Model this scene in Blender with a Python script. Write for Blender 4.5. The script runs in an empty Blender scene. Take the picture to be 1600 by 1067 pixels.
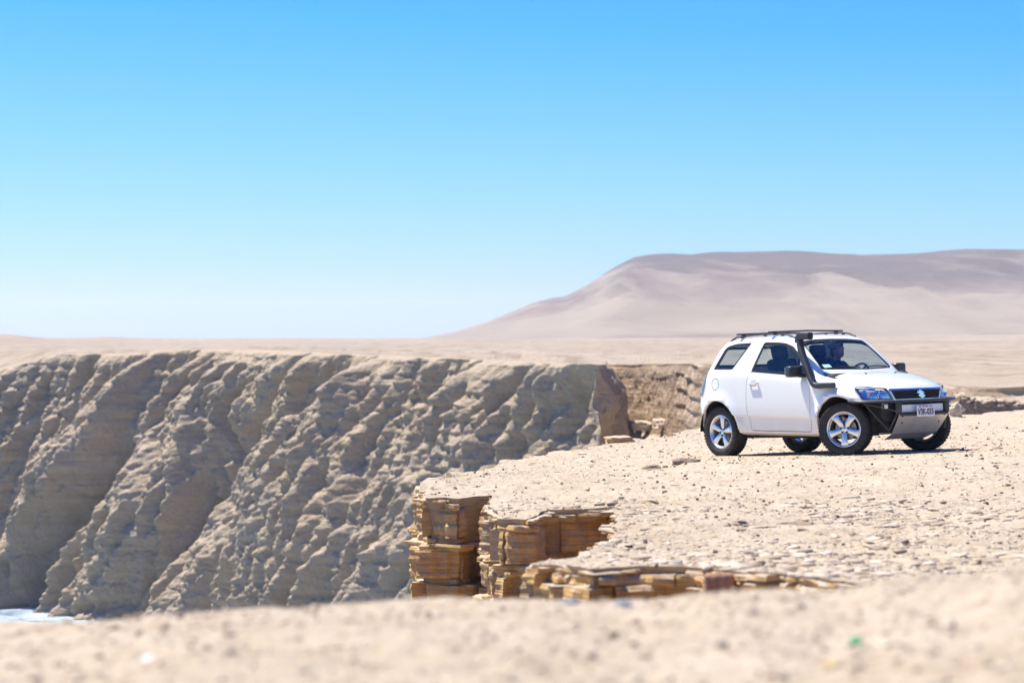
import bpy, bmesh, math, random
import numpy as np
from mathutils import Vector, Matrix
from mathutils.bvhtree import BVHTree
from mathutils.geometry import delaunay_2d_cdt

random.seed(11)
RNG = np.random.default_rng(11)
scene = bpy.context.scene
COL = scene.collection
R = math.radians

# ------------------------------------------------------------------ camera
FPX, HOR, EYE = 3778.0, 528.0, 1.7          # focal length in photo pixels (85 mm), horizon row, eye height
cam_d = bpy.data.cameras.new('camera')
cam_d.sensor_width = 36.0
cam_d.lens = 36.0 * FPX / 1600.0
cam_d.shift_y = -(533.5 - HOR) / 1600.0
cam_d.clip_start = 0.1
cam_d.clip_end = 30000
cam_d.dof.use_dof = True
cam_d.dof.focus_distance = 32.5
cam_d.dof.aperture_fstop = 2.8
cam = bpy.data.objects.new('camera', cam_d)
cam.location = (0, 0, EYE)
cam.rotation_euler = (math.pi / 2, 0, 0)
COL.objects.link(cam)
scene.camera = cam

# ------------------------------------------------------------------ sky, sun, exposure
SUN_EL = R(64)
sun_dir = Vector((-0.86, 0.51, 0)).normalized() * math.cos(SUN_EL) + Vector((0, 0, math.sin(SUN_EL)))   # towards the sun
world = bpy.data.worlds.new('World')
scene.world = world
world.use_nodes = True
wn, wl = world.node_tree.nodes, world.node_tree.links
bg = wn['Background']
sky = wn.new('ShaderNodeTexSky')
sky.sky_type = 'NISHITA'
sky.sun_disc = False
sky.sun_elevation = SUN_EL
sky.sun_rotation = math.atan2(sun_dir.x, sun_dir.y)
sky.altitude = 0
sky.air_density = 1.0
sky.dust_density = 0.2
sky.ozone_density = 3.0
# one colour grade for the whole sky dome (the photograph's deep, cool blue)
sep = wn.new('ShaderNodeSeparateColor'); comb = wn.new('ShaderNodeCombineColor')
wl.new(sky.outputs[0], sep.inputs[0])
for ch, (gain, start, floor) in enumerate(((0.79, 2.98, 0.10), (0.925, 1.68, 0.46), (0.80, -1.9, 0.3))):
    lin = wn.new('ShaderNodeMath'); lin.operation = 'MULTIPLY_ADD'; lin.inputs[1].default_value = gain; lin.inputs[2].default_value = -gain * start
    fl = wn.new('ShaderNodeMath'); fl.operation = 'MULTIPLY'; fl.inputs[1].default_value = floor
    mxn = wn.new('ShaderNodeMath'); mxn.operation = 'MAXIMUM'
    wl.new(sep.outputs[ch], lin.inputs[0]); wl.new(sep.outputs[ch], fl.inputs[0])
    wl.new(lin.outputs[0], mxn.inputs[0]); wl.new(fl.outputs[0], mxn.inputs[1]); wl.new(mxn.outputs[0], comb.inputs[ch])
wl.new(comb.outputs[0], bg.inputs['Color'])
bg.inputs['Strength'].default_value = 0.085
sun_d = bpy.data.lights.new('sun', 'SUN')
sun_d.energy = 4.6
sun_d.angle = R(0.53)
sun_d.color = (1.0, 0.955, 0.81)
sun = bpy.data.objects.new('sun', sun_d)
sun.rotation_euler = sun_dir.to_track_quat('Z', 'Y').to_euler()
sun.location = (-20, 20, 60)
COL.objects.link(sun)
scene.view_settings.view_transform = 'Standard'
scene.view_settings.look = 'None'
scene.view_settings.exposure = 0.88
scene.view_settings.gamma = 1.0
scene.view_settings.use_curve_mapping = False
scene.render.engine = 'CYCLES'
scene.cycles.use_denoising = True
scene.cycles.max_bounces = 8
scene.cycles.transparent_max_bounces = 12
scene.cycles.volume_bounces = 1
scene.cycles.caustics_reflective = False
scene.cycles.caustics_refractive = False
scene.cycles.sample_clamp_indirect = 6

# ------------------------------------------------------------------ numpy noise
_perm = np.random.default_rng(5).permutation(256)
_perm = np.concatenate([_perm, _perm, _perm])
_g = np.random.default_rng(6).normal(size=(256, 3))
_g /= np.linalg.norm(_g, axis=1)[:, None]

def pnoise(x, y, z):
    x, y, z = np.broadcast_arrays(np.asarray(x, float), np.asarray(y, float), np.asarray(z, float))
    xi, yi, zi = np.floor(x).astype(int), np.floor(y).astype(int), np.floor(z).astype(int)
    xf, yf, zf = x - xi, y - yi, z - zi
    u, v, w = [t * t * t * (t * (t * 6 - 15) + 10) for t in (xf, yf, zf)]
    out = 0
    for dx in (0, 1):
        wx = u if dx else 1 - u
        for dy in (0, 1):
            wy = v if dy else 1 - v
            for dz in (0, 1):
                wz = w if dz else 1 - w
                h = _perm[_perm[_perm[(xi + dx) & 255] + ((yi + dy) & 255)] + ((zi + dz) & 255)]
                g = _g[h]
                out = out + wx * wy * wz * (g[..., 0] * (xf - dx) + g[..., 1] * (yf - dy) + g[..., 2] * (zf - dz))
    return out * 1.5

def fbm(x, y, z, oct=4, gain=0.5):
    s, a, f = 0, 1.0, 1.0
    for i in range(oct):
        s = s + a * pnoise(x * f + 17.3 * i, y * f + 5.1 * i, z * f - 9.7 * i)
        a *= gain; f *= 2.03
    return s

def ridged(x, y, z, oct=4, gain=0.5):
    s, a, f = 0, 1.0, 1.0
    for i in range(oct):
        s = s + a * (1 - 2 * np.abs(pnoise(x * f + 7.7 * i, y * f - 3.1 * i, z * f + 11.0 * i)))
        a *= gain; f *= 2.1
    return s

def sstep(a, b, x):
    t = np.clip((np.asarray(x, float) - a) / (b - a), 0, 1)
    return t * t * (3 - 2 * t)

def terrace(h, step, sharp=0.25):
    q = h / step
    b = np.floor(q)
    return (b + sstep(0.5 - sharp, 0.5 + sharp, q - b)) * step

# ------------------------------------------------------------------ mesh helpers
def link(name, me, mats=None, parent=None, smooth=True):
    o = bpy.data.objects.new(name, me)
    COL.objects.link(o)
    if mats is not None:
        for m in (mats if isinstance(mats, (list, tuple)) else [mats]):
            me.materials.append(m)
    if parent is not None:
        o.parent = parent
    if smooth:
        me.shade_smooth()
    return o

def mesh_np(name, V, F):
    """V (n,3) array, F (m,k) array of equal-sized faces"""
    V = np.asarray(V, np.float32); F = np.asarray(F, np.int32)
    me = bpy.data.meshes.new(name)
    k = F.shape[1]
    me.vertices.add(len(V)); me.vertices.foreach_set('co', V.ravel())
    me.loops.add(F.size); me.loops.foreach_set('vertex_index', F.ravel())
    me.polygons.add(len(F))
    me.polygons.foreach_set('loop_start', np.arange(0, F.size, k, dtype=np.int32))
    me.update(calc_edges=True)
    me.validate()
    return me

def grid_faces(nr, nc, close=False):
    i = np.arange(nr - 1)[:, None]; j = np.arange(nc if close else nc - 1)[None, :]
    a = i * nc + j; b = i * nc + (j + 1) % nc
    return np.stack([a, b, b + nc, a + nc], -1).reshape(-1, 4)

def tag(o, label=None, cat=None, group=None, kind=None):
    if label: o['label'] = label
    if cat: o['category'] = cat
    if group: o['group'] = group
    if kind: o['kind'] = kind
    return o

def empty(name, loc=(0, 0, 0)):
    o = bpy.data.objects.new(name, None)
    o.empty_display_size = 0.2
    o.location = loc
    COL.objects.link(o)
    return o

# ------------------------------------------------------------------ material helpers
class NT:
    def __init__(self, name):
        self.m = bpy.data.materials.new(name)
        self.m.use_nodes = True
        self.t = self.m.node_tree
        self.n, self.l = self.t.nodes, self.t.links
        self.b = self.n['Principled BSDF']
    def new(self, typ, **kw):
        nd = self.n.new(typ)
        for k, v in kw.items():
            if k in ('operation', 'blend_type', 'data_type', 'noise_dimensions', 'feature', 'distance', 'interpolation', 'noise_type', 'clamp'):
                setattr(nd, k, v)
            else:
                nd.inputs[k.replace('_', ' ')].default_value = v
        return nd
    def link(self, a, b): self.l.new(a, b)
    def coord(self, kind='Object', scale=(1, 1, 1), rot=(0, 0, 0)):
        tc = self.n.new('ShaderNodeTexCoord'); mp = self.n.new('ShaderNodeMapping')
        mp.inputs['Scale'].default_value = scale; mp.inputs['Rotation'].default_value = rot
        self.link(tc.outputs[kind], mp.inputs['Vector'])
        return mp.outputs[0]
    def noise(self, vec, scale, detail=6, rough=0.6, dist=0.0):
        nd = self.n.new('ShaderNodeTexNoise')
        nd.inputs['Scale'].default_value = scale; nd.inputs['Detail'].default_value = detail
        nd.inputs['Roughness'].default_value = rough; nd.inputs['Distortion'].default_value = dist
        if vec is not None: self.link(vec, nd.inputs['Vector'])
        return nd.outputs['Fac']
    def voronoi(self, vec, scale, feature='F1'):
        nd = self.n.new('ShaderNodeTexVoronoi'); nd.feature = feature
        nd.inputs['Scale'].default_value = scale
        if vec is not None: self.link(vec, nd.inputs['Vector'])
        return nd.outputs['Distance']
    def ramp(self, fac, stops):
        nd = self.n.new('ShaderNodeValToRGB')
        e = nd.color_ramp.elements
        while len(e) < len(stops): e.new(0.5)
        for el, (p, c) in zip(e, stops):
            el.position = p
            el.color = (c, c, c, 1) if not isinstance(c, (tuple, list)) else (*c, 1)
        self.link(fac, nd.inputs['Fac'])
        return nd.outputs['Color']
    def mix(self, fac, a, b, blend='MIX'):
        nd = self.n.new('ShaderNodeMix'); nd.data_type = 'RGBA'; nd.blend_type = blend
        for sock, v in ((nd.inputs[0], fac), (nd.inputs[6], a), (nd.inputs[7], b)):
            if hasattr(v, 'is_linked'): self.link(v, sock)
            elif isinstance(v, (tuple, list)): sock.default_value = (*v, 1) if len(v) == 3 else v
            else: sock.default_value = v
        return nd.outputs[2]
    def math(self, op, a, b=None):
        nd = self.n.new('ShaderNodeMath'); nd.operation = op
        for sock, v in ((nd.inputs[0], a), (nd.inputs[1], b)):
            if v is None: continue
            if hasattr(v, 'is_linked'): self.link(v, sock)
            else: sock.default_value = v
        return nd.outputs[0]
    def bump(self, height, strength=0.5, dist=0.02, normal=None):
        nd = self.n.new('ShaderNodeBump')
        nd.inputs['Strength'].default_value = strength; nd.inputs['Distance'].default_value = dist
        self.link(height, nd.inputs['Height'])
        if normal is not None: self.link(normal, nd.inputs['Normal'])
        return nd.outputs[0]
    def out(self, color=None, rough=0.9, normal=None, spec=0.15, metal=0.0):
        b = self.b
        if color is not None:
            if hasattr(color, 'is_linked'): self.link(color, b.inputs['Base Color'])
            else: b.inputs['Base Color'].default_value = (*color, 1)
        if hasattr(rough, 'is_linked'): self.link(rough, b.inputs['Roughness'])
        else: b.inputs['Roughness'].default_value = rough
        b.inputs['Specular IOR Level'].default_value = spec
        b.inputs['Metallic'].default_value = metal
        if normal is not None: self.link(normal, b.inputs['Normal'])
        return self.m

def mat_ground():
    n = NT('pale_gravel_ground')
    c = n.coord()
    cs = n.coord(scale=(1, 0.55, 1))
    big = n.noise(c, 0.35, 4, 0.6)
    mid = n.noise(cs, 2.2, 6, 0.65)
    fine = n.noise(cs, 16, 6, 0.75)
    grit = n.noise(c, 70, 3, 0.7)
    col = n.mix(n.ramp(mid, [(0.3, 0.0), (0.7, 1.0)]), (0.47, 0.37, 0.27), (0.60, 0.50, 0.39))
    col = n.mix(n.ramp(big, [(0.35, 0.0), (0.7, 0.6)]), col, (0.51, 0.40, 0.275))
    col = n.mix(n.ramp(fine, [(0.36, 1.0), (0.48, 0.0)]), col, (0.36, 0.27, 0.195))
    col = n.mix(n.ramp(fine, [(0.58, 0.0), (0.72, 0.8)]), col, (0.69, 0.61, 0.50))
    col = n.mix(n.ramp(grit, [(0.30, 0.8), (0.40, 0.0)]), col, (0.25, 0.19, 0.15))
    v = n.voronoi(cs, 9)
    h = n.math('ADD', n.math('MULTIPLY', fine, 1.0), n.math('MULTIPLY', grit, 0.35))
    h = n.math('ADD', h, n.math('MULTIPLY', v, 0.5))
    nm = n.bump(h, 0.9, 0.035)
    return n.out(col, 0.95, nm, 0.1)

def mat_strata(name='layered_ochre_rock', dark=0.0):
    n = NT(name)
    c = n.coord(scale=(1.3, 1.3, 1.0), rot=(R(1.5), R(-2.0), 0))
    cz = n.coord(scale=(0.8, 0.8, 16), rot=(R(1.5), R(-2.5), 0))
    czf = n.coord(scale=(1.6, 1.6, 75), rot=(R(1.5), R(-2.5), 0))
    lam = n.noise(cz, 1.0, 5, 0.6, 0.3)
    lamf = n.noise(czf, 1.0, 4, 0.6)
    pat = n.noise(c, 2.3, 5, 0.6)
    fine = n.noise(c, 30, 5, 0.7)
    col = n.ramp(lam, [(0.25, (0.42, 0.23, 0.10)), (0.42, (0.64, 0.385, 0.155)), (0.56, (0.72, 0.46, 0.20)), (0.75, (0.68, 0.50, 0.29))])
    col = n.mix(n.ramp(lamf, [(0.34, 0.5), (0.46, 0.0)]), col, (0.26, 0.145, 0.07))
    col = n.mix(n.ramp(pat, [(0.50, 0.0), (0.68, 0.75)]), col, (0.36, 0.215, 0.145))
    col = n.mix(n.ramp(pat, [(0.28, 0.8), (0.40, 0.0)]), col, (0.30, 0.275, 0.245))
    geo = n.n.new('ShaderNodeNewGeometry')
    sx = n.n.new('ShaderNodeSeparateXYZ'); n.link(geo.outputs['Normal'], sx.inputs[0])
    up = n.ramp(sx.outputs['Z'], [(0.45, 0.0), (0.8, 1.0)])
    dust = n.mix(fine, (0.48, 0.38, 0.28), (0.62, 0.52, 0.41))
    oi = n.n.new('ShaderNodeObjectInfo')
    col = n.mix(n.ramp(oi.outputs['Random'], [(0.0, 0.55), (0.3, 0.0), (0.7, 0.0), (1.0, 0.5)]), col, n.ramp(oi.outputs['Random'], [(0.4, (0.42, 0.345, 0.265)), (0.6, (0.70, 0.37, 0.14))]))
    col = n.mix(up, col, dust)
    h = n.math('ADD', n.math('MULTIPLY', lamf, 0.8), n.math('MULTIPLY', fine, 0.5))
    nm = n.bump(h, 1.0, 0.035)
    return n.out(col, 0.92, nm, 0.12)

def mat_cliff():
    n = NT('weathered_sea_cliff')
    c = n.coord()
    cz = n.coord(scale=(0.03, 0.03, 0.75), rot=(R(1), R(2), 0))
    cs = n.coord(scale=(0.4, 0.4, 0.12))
    lam = n.noise(cz, 1.0, 6, 0.65, 0.2)
    pat = n.noise(c, 0.08, 6, 0.65)
    mid = n.noise(c, 0.5, 6, 0.7)
    fine = n.noise(c, 2.2, 5, 0.7)
    streak = n.noise(cs, 1.0, 5, 0.6)
    col = n.ramp(lam, [(0.3, (0.30, 0.225, 0.15)), (0.5, (0.43, 0.33, 0.225)), (0.7, (0.49, 0.385, 0.27))])
    col = n.mix(n.ramp(pat, [(0.4, 0.0), (0.65, 0.7)]), col, (0.39, 0.32, 0.245))
    col = n.mix(n.ramp(streak, [(0.5, 0.0), (0.7, 0.5)]), col, (0.36, 0.29, 0.225))
    col = n.mix(n.ramp(fine, [(0.3, 0.55), (0.46, 0.0)]), col, (0.20, 0.16, 0.125))
    geo = n.n.new('ShaderNodeNewGeometry')
    sx = n.n.new('ShaderNodeSeparateXYZ'); n.link(geo.outputs['Normal'], sx.inputs[0])
    f = n.math('ADD', sx.outputs['Z'], n.math('MULTIPLY', n.math('SUBTRACT', mid, 0.5), 0.7))
    sand = n.mix(fine, (0.42, 0.325, 0.24), (0.52, 0.42, 0.32))
    col = n.mix(n.ramp(f, [(0.60, 0.0), (0.86, 1.0)]), col, sand)
    h = n.math('ADD', n.math('MULTIPLY', mid, 1.2), n.math('MULTIPLY', fine, 0.5))
    h = n.math('ADD', h, n.math('MULTIPLY', lam, 0.6))
    nm = n.bump(h, 0.9, 0.7)
    return n.out(col, 0.95, nm, 0.08)

def mat_recess():
    n = NT('brown_bedded_gully_wall')
    c = n.coord()
    cz = n.coord(scale=(0.05, 0.05, 1.6))
    lam = n.noise(cz, 1.0, 6, 0.65, 0.2)
    fine = n.noise(c, 2.0, 5, 0.7)
    col = n.ramp(lam, [(0.3, (0.21, 0.145, 0.10)), (0.5, (0.33, 0.23, 0.155)), (0.7, (0.40, 0.295, 0.205))])
    col = n.mix(n.ramp(fine, [(0.3, 0.5), (0.46, 0.0)]), col, (0.19, 0.14, 0.11))
    geo = n.n.new('ShaderNodeNewGeometry')
    sx = n.n.new('ShaderNodeSeparateXYZ'); n.link(geo.outputs['Normal'], sx.inputs[0])
    col = n.mix(n.ramp(sx.outputs['Z'], [(0.45, 0.0), (0.75, 1.0)]), col, n.mix(fine, (0.42, 0.33, 0.25), (0.54, 0.44, 0.345)))
    h = n.math('ADD', lam, n.math('MULTIPLY', fine, 0.7))
    return n.out(col, 0.95, n.bump(h, 0.8, 0.35), 0.08)

def mat_plateau():
    n = NT('desert_plateau_sand')
    c = n.coord()
    cs = n.coord(scale=(1, 0.25, 1))
    a = n.noise(cs, 0.02, 6, 0.65)
    b = n.noise(cs, 0.25, 6, 0.7)
    d = n.noise(c, 1.5, 4, 0.7)
    col = n.mix(n.ramp(a, [(0.35, 0.0), (0.65, 1.0)]), (0.31, 0.245, 0.185), (0.39, 0.32, 0.255))
    col = n.mix(n.ramp(b, [(0.38, 0.8), (0.5, 0.0)]), col, (0.22, 0.17, 0.125))
    col = n.mix(n.ramp(b, [(0.58, 0.0), (0.72, 0.6)]), col, (0.45, 0.38, 0.31))
    col = n.mix(n.ramp(d, [(0.34, 0.7), (0.44, 0.0)]), col, (0.23, 0.17, 0.125))
    return n.out(col, 0.95, n.bump(n.math('ADD', b, n.math('MULTIPLY', d, 0.3)), 0.6, 0.6), 0.08)

def mat_hill():
    n = NT('dusty_rose_hill')
    c = n.coord(scale=(1, 0.5, 2.0), rot=(0, 0, R(15)))
    a = n.noise(c, 0.0022, 7, 0.65, 0.6)
    b = n.noise(n.coord(scale=(1, 0.28, 2.0), rot=(0, 0, R(28))), 0.0065, 6, 0.6, 0.8)
    sx = n.n.new('ShaderNodeSeparateXYZ'); n.link(n.coord(), sx.inputs[0])
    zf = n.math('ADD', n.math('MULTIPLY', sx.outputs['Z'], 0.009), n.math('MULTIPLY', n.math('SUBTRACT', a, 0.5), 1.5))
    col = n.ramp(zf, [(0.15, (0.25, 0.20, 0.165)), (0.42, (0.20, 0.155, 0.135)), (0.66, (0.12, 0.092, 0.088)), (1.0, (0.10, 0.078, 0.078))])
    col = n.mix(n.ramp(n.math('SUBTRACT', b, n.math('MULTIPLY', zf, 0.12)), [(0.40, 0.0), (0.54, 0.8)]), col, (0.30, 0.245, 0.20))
    col = n.mix(n.ramp(a, [(0.56, 0.0), (0.68, 0.5)]), col, (0.25, 0.165, 0.145))
    return n.out(col, 0.95, n.bump(b, 0.5, 10), 0.05)

def mat_sea():
    n = NT('foaming_sea')
    c = n.coord(scale=(1, 1.6, 1), rot=(0, 0, R(25)))
    a = n.noise(c, 0.14, 7, 0.7, 0.8)
    b = n.noise(c, 0.9, 5, 0.65, 0.3)
    f = n.math('ADD', a, n.math('MULTIPLY', n.math('SUBTRACT', b, 0.5), 0.35))
    col = n.mix(n.ramp(f, [(0.34, 0.0), (0.62, 1.0)]), (0.13, 0.22, 0.30), (0.52, 0.57, 0.62))
    rough = n.ramp(f, [(0.36, 0.12), (0.56, 0.8)])
    return n.out(col, rough, n.bump(f, 0.8, 0.8), 0.4)

M = dict(ground=mat_ground(), strata=mat_strata(), cliff=mat_cliff(), recess=mat_recess(), plateau=mat_plateau(), hill=mat_hill(), sea=mat_sea())

def simple(name, col, rough=0.5, metal=0.0, spec=0.5, var=0.0, vscale=8.0, coat=0.0, bump=0.0):
    n = NT(name)
    c = col
    nm = None
    if var or bump:
        nz = n.noise(n.coord(), vscale, 5, 0.65)
        if var:
            lo = tuple(max(0, k * (1 - var)) for k in col); hi = tuple(min(1, k * (1 + var)) for k in col)
            c = n.mix(n.ramp(nz, [(0.3, 0.0), (0.7, 1.0)]), lo, hi)
        if bump: nm = n.bump(nz, 0.6, bump)
    m = n.out(c, rough, nm, spec, metal)
    if coat:
        n.b.inputs['Coat Weight'].default_value = coat
        n.b.inputs['Coat Roughness'].default_value = 0.04
    return m
# ================================================================== TERRAIN
# car pose on the ground: front axle point, yaw, nose up a little, slight roll
CAR_T = np.array([5.1118, 33.0, 0.1337])
CAR_R = np.array([[0.59199755, 0.80499694, -0.03897215], [-0.80469889, 0.59307693, 0.02682257], [0.04470557, 0.01548195, 0.99888023]])
CAR_N = CAR_R[:, 2]

def car_plane(X, Y):
    return CAR_T[2] - (CAR_N[0] * (X - CAR_T[0]) + CAR_N[1] * (Y - CAR_T[1])) / CAR_N[2]

_zY = np.array([-30, 0, 3, 5, 6.6, 7.5, 8.3, 9.3, 10.5, 12.5, 15, 18, 22, 28, 33, 36, 42, 50, 60, 90])
_zZ = np.array([0.95, 1.0, 1.0, 0.985, 0.93, 0.875, 0.76, 0.60, 0.46, 0.33, 0.27, 0.22, 0.16, 0.10, 0.06, 0.04, 0.0, -0.03, -0.05, -0.1])
CRX = np.array([-3.0, -1.6, -1.2, -0.9, -0.6, -0.3, 0.04, 0.32, 0.42, 0.52, 0.6, 0.8, 1.0, 1.1, 1.2, 1.4, 1.6, 3.0])   # X of the near crest and its height there
CRY = np.array([985, 980, 965, 950, 943, 940, 941, 945, 941, 931, 924, 922, 922, 912, 902, 896, 878, 868.0])
CRZ = 1.7 - (CRY - 528) / FPX * 7.5

def z0(X, Y):
    """smooth height of the near clifftop"""
    X = np.asarray(X, float); Y = np.asarray(Y, float)
    z = np.interp(Y, _zY, _zZ)
    k = sstep(16, 10, Y)                                   # the near knoll follows the crest line seen in the photo
    cr = np.interp(X * 7.5 / np.clip(Y, 4.5, 9), CRX, CRZ) - 0.875
    z = z + cr * k * sstep(3, 7, Y)
    z = z + 0.012 * np.clip(X - 5, -7, 8) * sstep(14, 24, Y)
    d = np.hypot(X - 4.4, Y - 34)
    w = sstep(6.5, 2.6, d)
    return z * (1 - w) + car_plane(X, Y) * w

def zg(X, Y):
    """height with relief: low bedding steps, hummocks, grain"""
    X = np.asarray(X, float); Y = np.asarray(Y, float)
    d = np.hypot(X - 4.4, Y - 34)
    w = 1 - 0.85 * sstep(3.6, 1.9, d)
    far = sstep(11, 15, Y)
    h = 0.11 * fbm(X / 3.0, Y / 2.2, 0.3, 4)
    step = 0.055
    hs = terrace(h, step, 0.10)
    z = 0.045 * fbm(X / 1.1 + 3, Y / 1.1, 1.7, 4)
    rel = far * (0.25 * h + 0.55 * (hs)) + (0.4 + 0.6 * (1 - far)) * z * 0.8 + 0.010 * fbm(X * 4, Y * 4, 4.4, 3)
    rel = rel - 0.03 * sstep(8.5, 9.5, Y) * (1 - far)
    return z0(X, Y) + rel * w

def gp(px, py):
    """photo pixel -> point on the smooth clifftop"""
    d = 20.0
    for _ in range(60):
        x = (px - 800) / FPX * d
        d = 0.5 * d + 0.5 * (EYE - float(z0(x, d))) * FPX / (py - HOR)
    return ((px - 800) / FPX * d, d)

# --- plan outline of the near land
far_edge = [gp(*p) for p in [(1760, 634), (1690, 637), (1600, 641), (1490, 650), (1400, 656), (1300, 661), (1200, 665), (1095, 670), (1040, 677), (985, 685), (949, 692), (893, 704), (834, 712), (786, 722), (764, 725), (730, 736), (696, 747), (657, 754)]]
rock_edge = [gp(*p) for p in [(657, 757), (664, 768), (667, 784), (716, 785), (764, 780), (768, 796), (773, 809), (820, 810), (859, 804), (921, 803), (960, 801), (966, 815), (952, 845), (938, 851), (893, 862), (834, 871), (836, 880), (869, 886), (927, 899), (1000, 896), (1060, 897), (1109, 898), (1140, 902), (1230, 907), (1316, 912), (1360, 914)]]
q = rock_edge[-1]
knoll_edge = [(q[0] + 0.15, q[1] - 0.7), (1.6, 12.2), (0.9, 11.4), (0.0, 10.7), (-1.5, 10.2), (-4, 9.8), (-9, 9.0), (-18, 6), (-30, -2), (-30, -25), (60, -25), (70, 30), (60, 62), (30, 66)]

def densify(P, step):
    P = np.asarray(P, float); out = []
    for a, b in zip(P[:-1], P[1:]):
        n = max(1, int(np.hypot(*(b - a)) / step))
        for i in range(n): out.append(a + (b - a) * i / n)
    out.append(P[-1])
    return np.array(out)

fe = densify(far_edge, 0.12)
nrm = np.stack([pnoise(fe[:, 0] * 2.1, fe[:, 1] * 1.3, 0.5), pnoise(fe[:, 0] * 2.1, fe[:, 1] * 1.3, 9.5)], 1)
fe = fe + nrm * np.minimum(0.28, 0.01 * fe[:, 1:2])
fe[0] = far_edge[0]; fe[-1] = far_edge[-1]
re_ = densify(rock_edge, 0.06)
jit = np.stack([pnoise(re_[:, 0] * 5, re_[:, 1] * 4, 2.5), pnoise(re_[:, 0] * 5, re_[:, 1] * 4, 7.5)], 1) * 0.05
jit[0] = 0; jit[-1] = 0
re_ = re_ + jit
ke = densify(knoll_edge, 0.5)
outline = np.concatenate([fe, re_[1:], ke])          # clockwise/anticlockwise checked below
def area(P): x, y = P[:, 0], P[:, 1]; return 0.5 * np.sum(x * np.roll(y, -1) - np.roll(x, -1) * y)
if area(outline) < 0:
    outline = outline[::-1]; FLIP = True
else:
    FLIP = False

def inside(P, poly):
    x, y = P[:, 0], P[:, 1]; c = np.zeros(len(P), bool)
    xj, yj = poly[-1]
    for xi, yi in poly:
        cond = ((yi > y) != (yj > y)) & (x < (xj - xi) * (y - yi) / (yj - yi + 1e-12) + xi)
        c ^= cond; xj, yj = xi, yi
    return c

# --- ground sheet: constrained triangulation of outline + graded interior points
pts = []
def rows(y0, y1, dy, pxa, pxb, dpx):
    ys = np.arange(y0, y1, dy)
    for k, yy in enumerate(ys):
        xs = (np.arange(pxa, pxb, dpx) - 800 + (k % 2) * dpx / 2) / FPX * yy
        pts.append(np.stack([xs, np.full_like(xs, yy)], 1))
rows(4.2, 9.6, 0.05, -120, 1720, 26)
rows(9.6, 13, 0.10, -120, 1720, 26)
rows(13, 24, 0.075, 640, 1720, 9)
rows(24, 40, 0.12, 640, 1720, 9)
rows(40, 60, 0.3, 800, 1760, 11)
xs, ys = np.meshgrid(np.arange(-28, 60, 1.3), np.arange(-24, 64, 1.3))
co = np.stack([xs.ravel(), ys.ravel()], 1)
ppx = 800 + FPX * co[:, 0] / np.maximum(co[:, 1], 0.1)
co = co[~((co[:, 1] > 4) & (ppx > -140) & (ppx < 1740))]
pts.append(co)
pts = np.concatenate(pts)
pts = pts + RNG.uniform(-0.012, 0.012, pts.shape)
pts = pts[inside(pts, outline)]
allp = np.concatenate([outline, pts])
nb = len(outline)
res = delaunay_2d_cdt([Vector(p) for p in allp], [], [list(range(nb))], 2, 1e-5)
V2 = np.array([tuple(v) for v in res[0]]); T3 = np.array([f for f in res[2] if len(f) == 3])
Zt = zg(V2[:, 0], V2[:, 1])
V3 = np.concatenate([V2, Zt[:, None]], 1)
# skirt + rock core down to the sea below the sheet
N = nb
ol = outline
tan = np.roll(ol, -1, 0) - np.roll(ol, 1, 0)
tan /= np.linalg.norm(tan, axis=1)[:, None] + 1e-9
outn = np.stack([tan[:, 1], -tan[:, 0]], 1)
for _ in range(6): outn = (outn + np.roll(outn, 1, 0) + np.roll(outn, -1, 0)) / 3
outn /= np.linalg.norm(outn, axis=1)[:, None] + 1e-9
is_rock = np.zeros(N, bool)
i0 = len(fe); i1 = len(fe) + len(re_) - 1
idx = np.arange(N)
if FLIP: idx = N - 1 - idx
is_rock = (idx >= i0 - 1) & (idx < i1)
ztop = zg(ol[:, 0], ol[:, 1])
ringz = [0, -0.07, -0.3, -0.8, -1.6, -3, -6, -12, -22, -34]
inset = np.where(is_rock, 0.075, 0.03)
rings = []
for k, dz in enumerate(ringz):
    if k == 0: off = np.zeros(N)
    elif k == 1: off = -inset * 0.4
    else: off = -inset + 0.10 * max(0, -dz - 1.6)
    off = off + (0.05 * fbm(ol[:, 0] * 1.5, ol[:, 1] * 1.5, dz * 1.5, 3) if 1 < k < 5 else (0.6 * fbm(ol[:, 0] * .2, ol[:, 1] * .2, dz * .2, 3) * (k - 4) / 5 if k >= 5 else 0))
    p = ol + outn * off[:, None]
    z = ztop + dz if k < 5 else np.minimum(ztop - 1.7, dz)
    rings.append(np.concatenate([p, (z + 0 * ztop)[:, None]], 1))
SK = np.concatenate(rings)
SF = grid_faces(len(ringz), N, close=True)
me = mesh_np('clifftop_ground', np.concatenate([V3, SK]), np.concatenate([np.c_[T3, T3[:, 2]][:, :3]]))
# quads cannot mix with triangles in mesh_np, so the rock core is its own piece of the setting
ground = link('clifftop_ground', me, M['ground'])
tag(ground, 'pale gravelly clifftop the white car stands on', kind='structure')
core = link('cliff_core', mesh_np('cliff_core', SK, SF), M['strata'], ground)
ground_bvh = BVHTree.FromPolygons([tuple(v) for v in V3], [tuple(f) for f in T3])

def drop(x, y):
    h = ground_bvh.ray_cast(Vector((x, y, 5)), Vector((0, 0, -1)))
    return h[0].z if h[0] is not None else float(zg(x, y))

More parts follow.
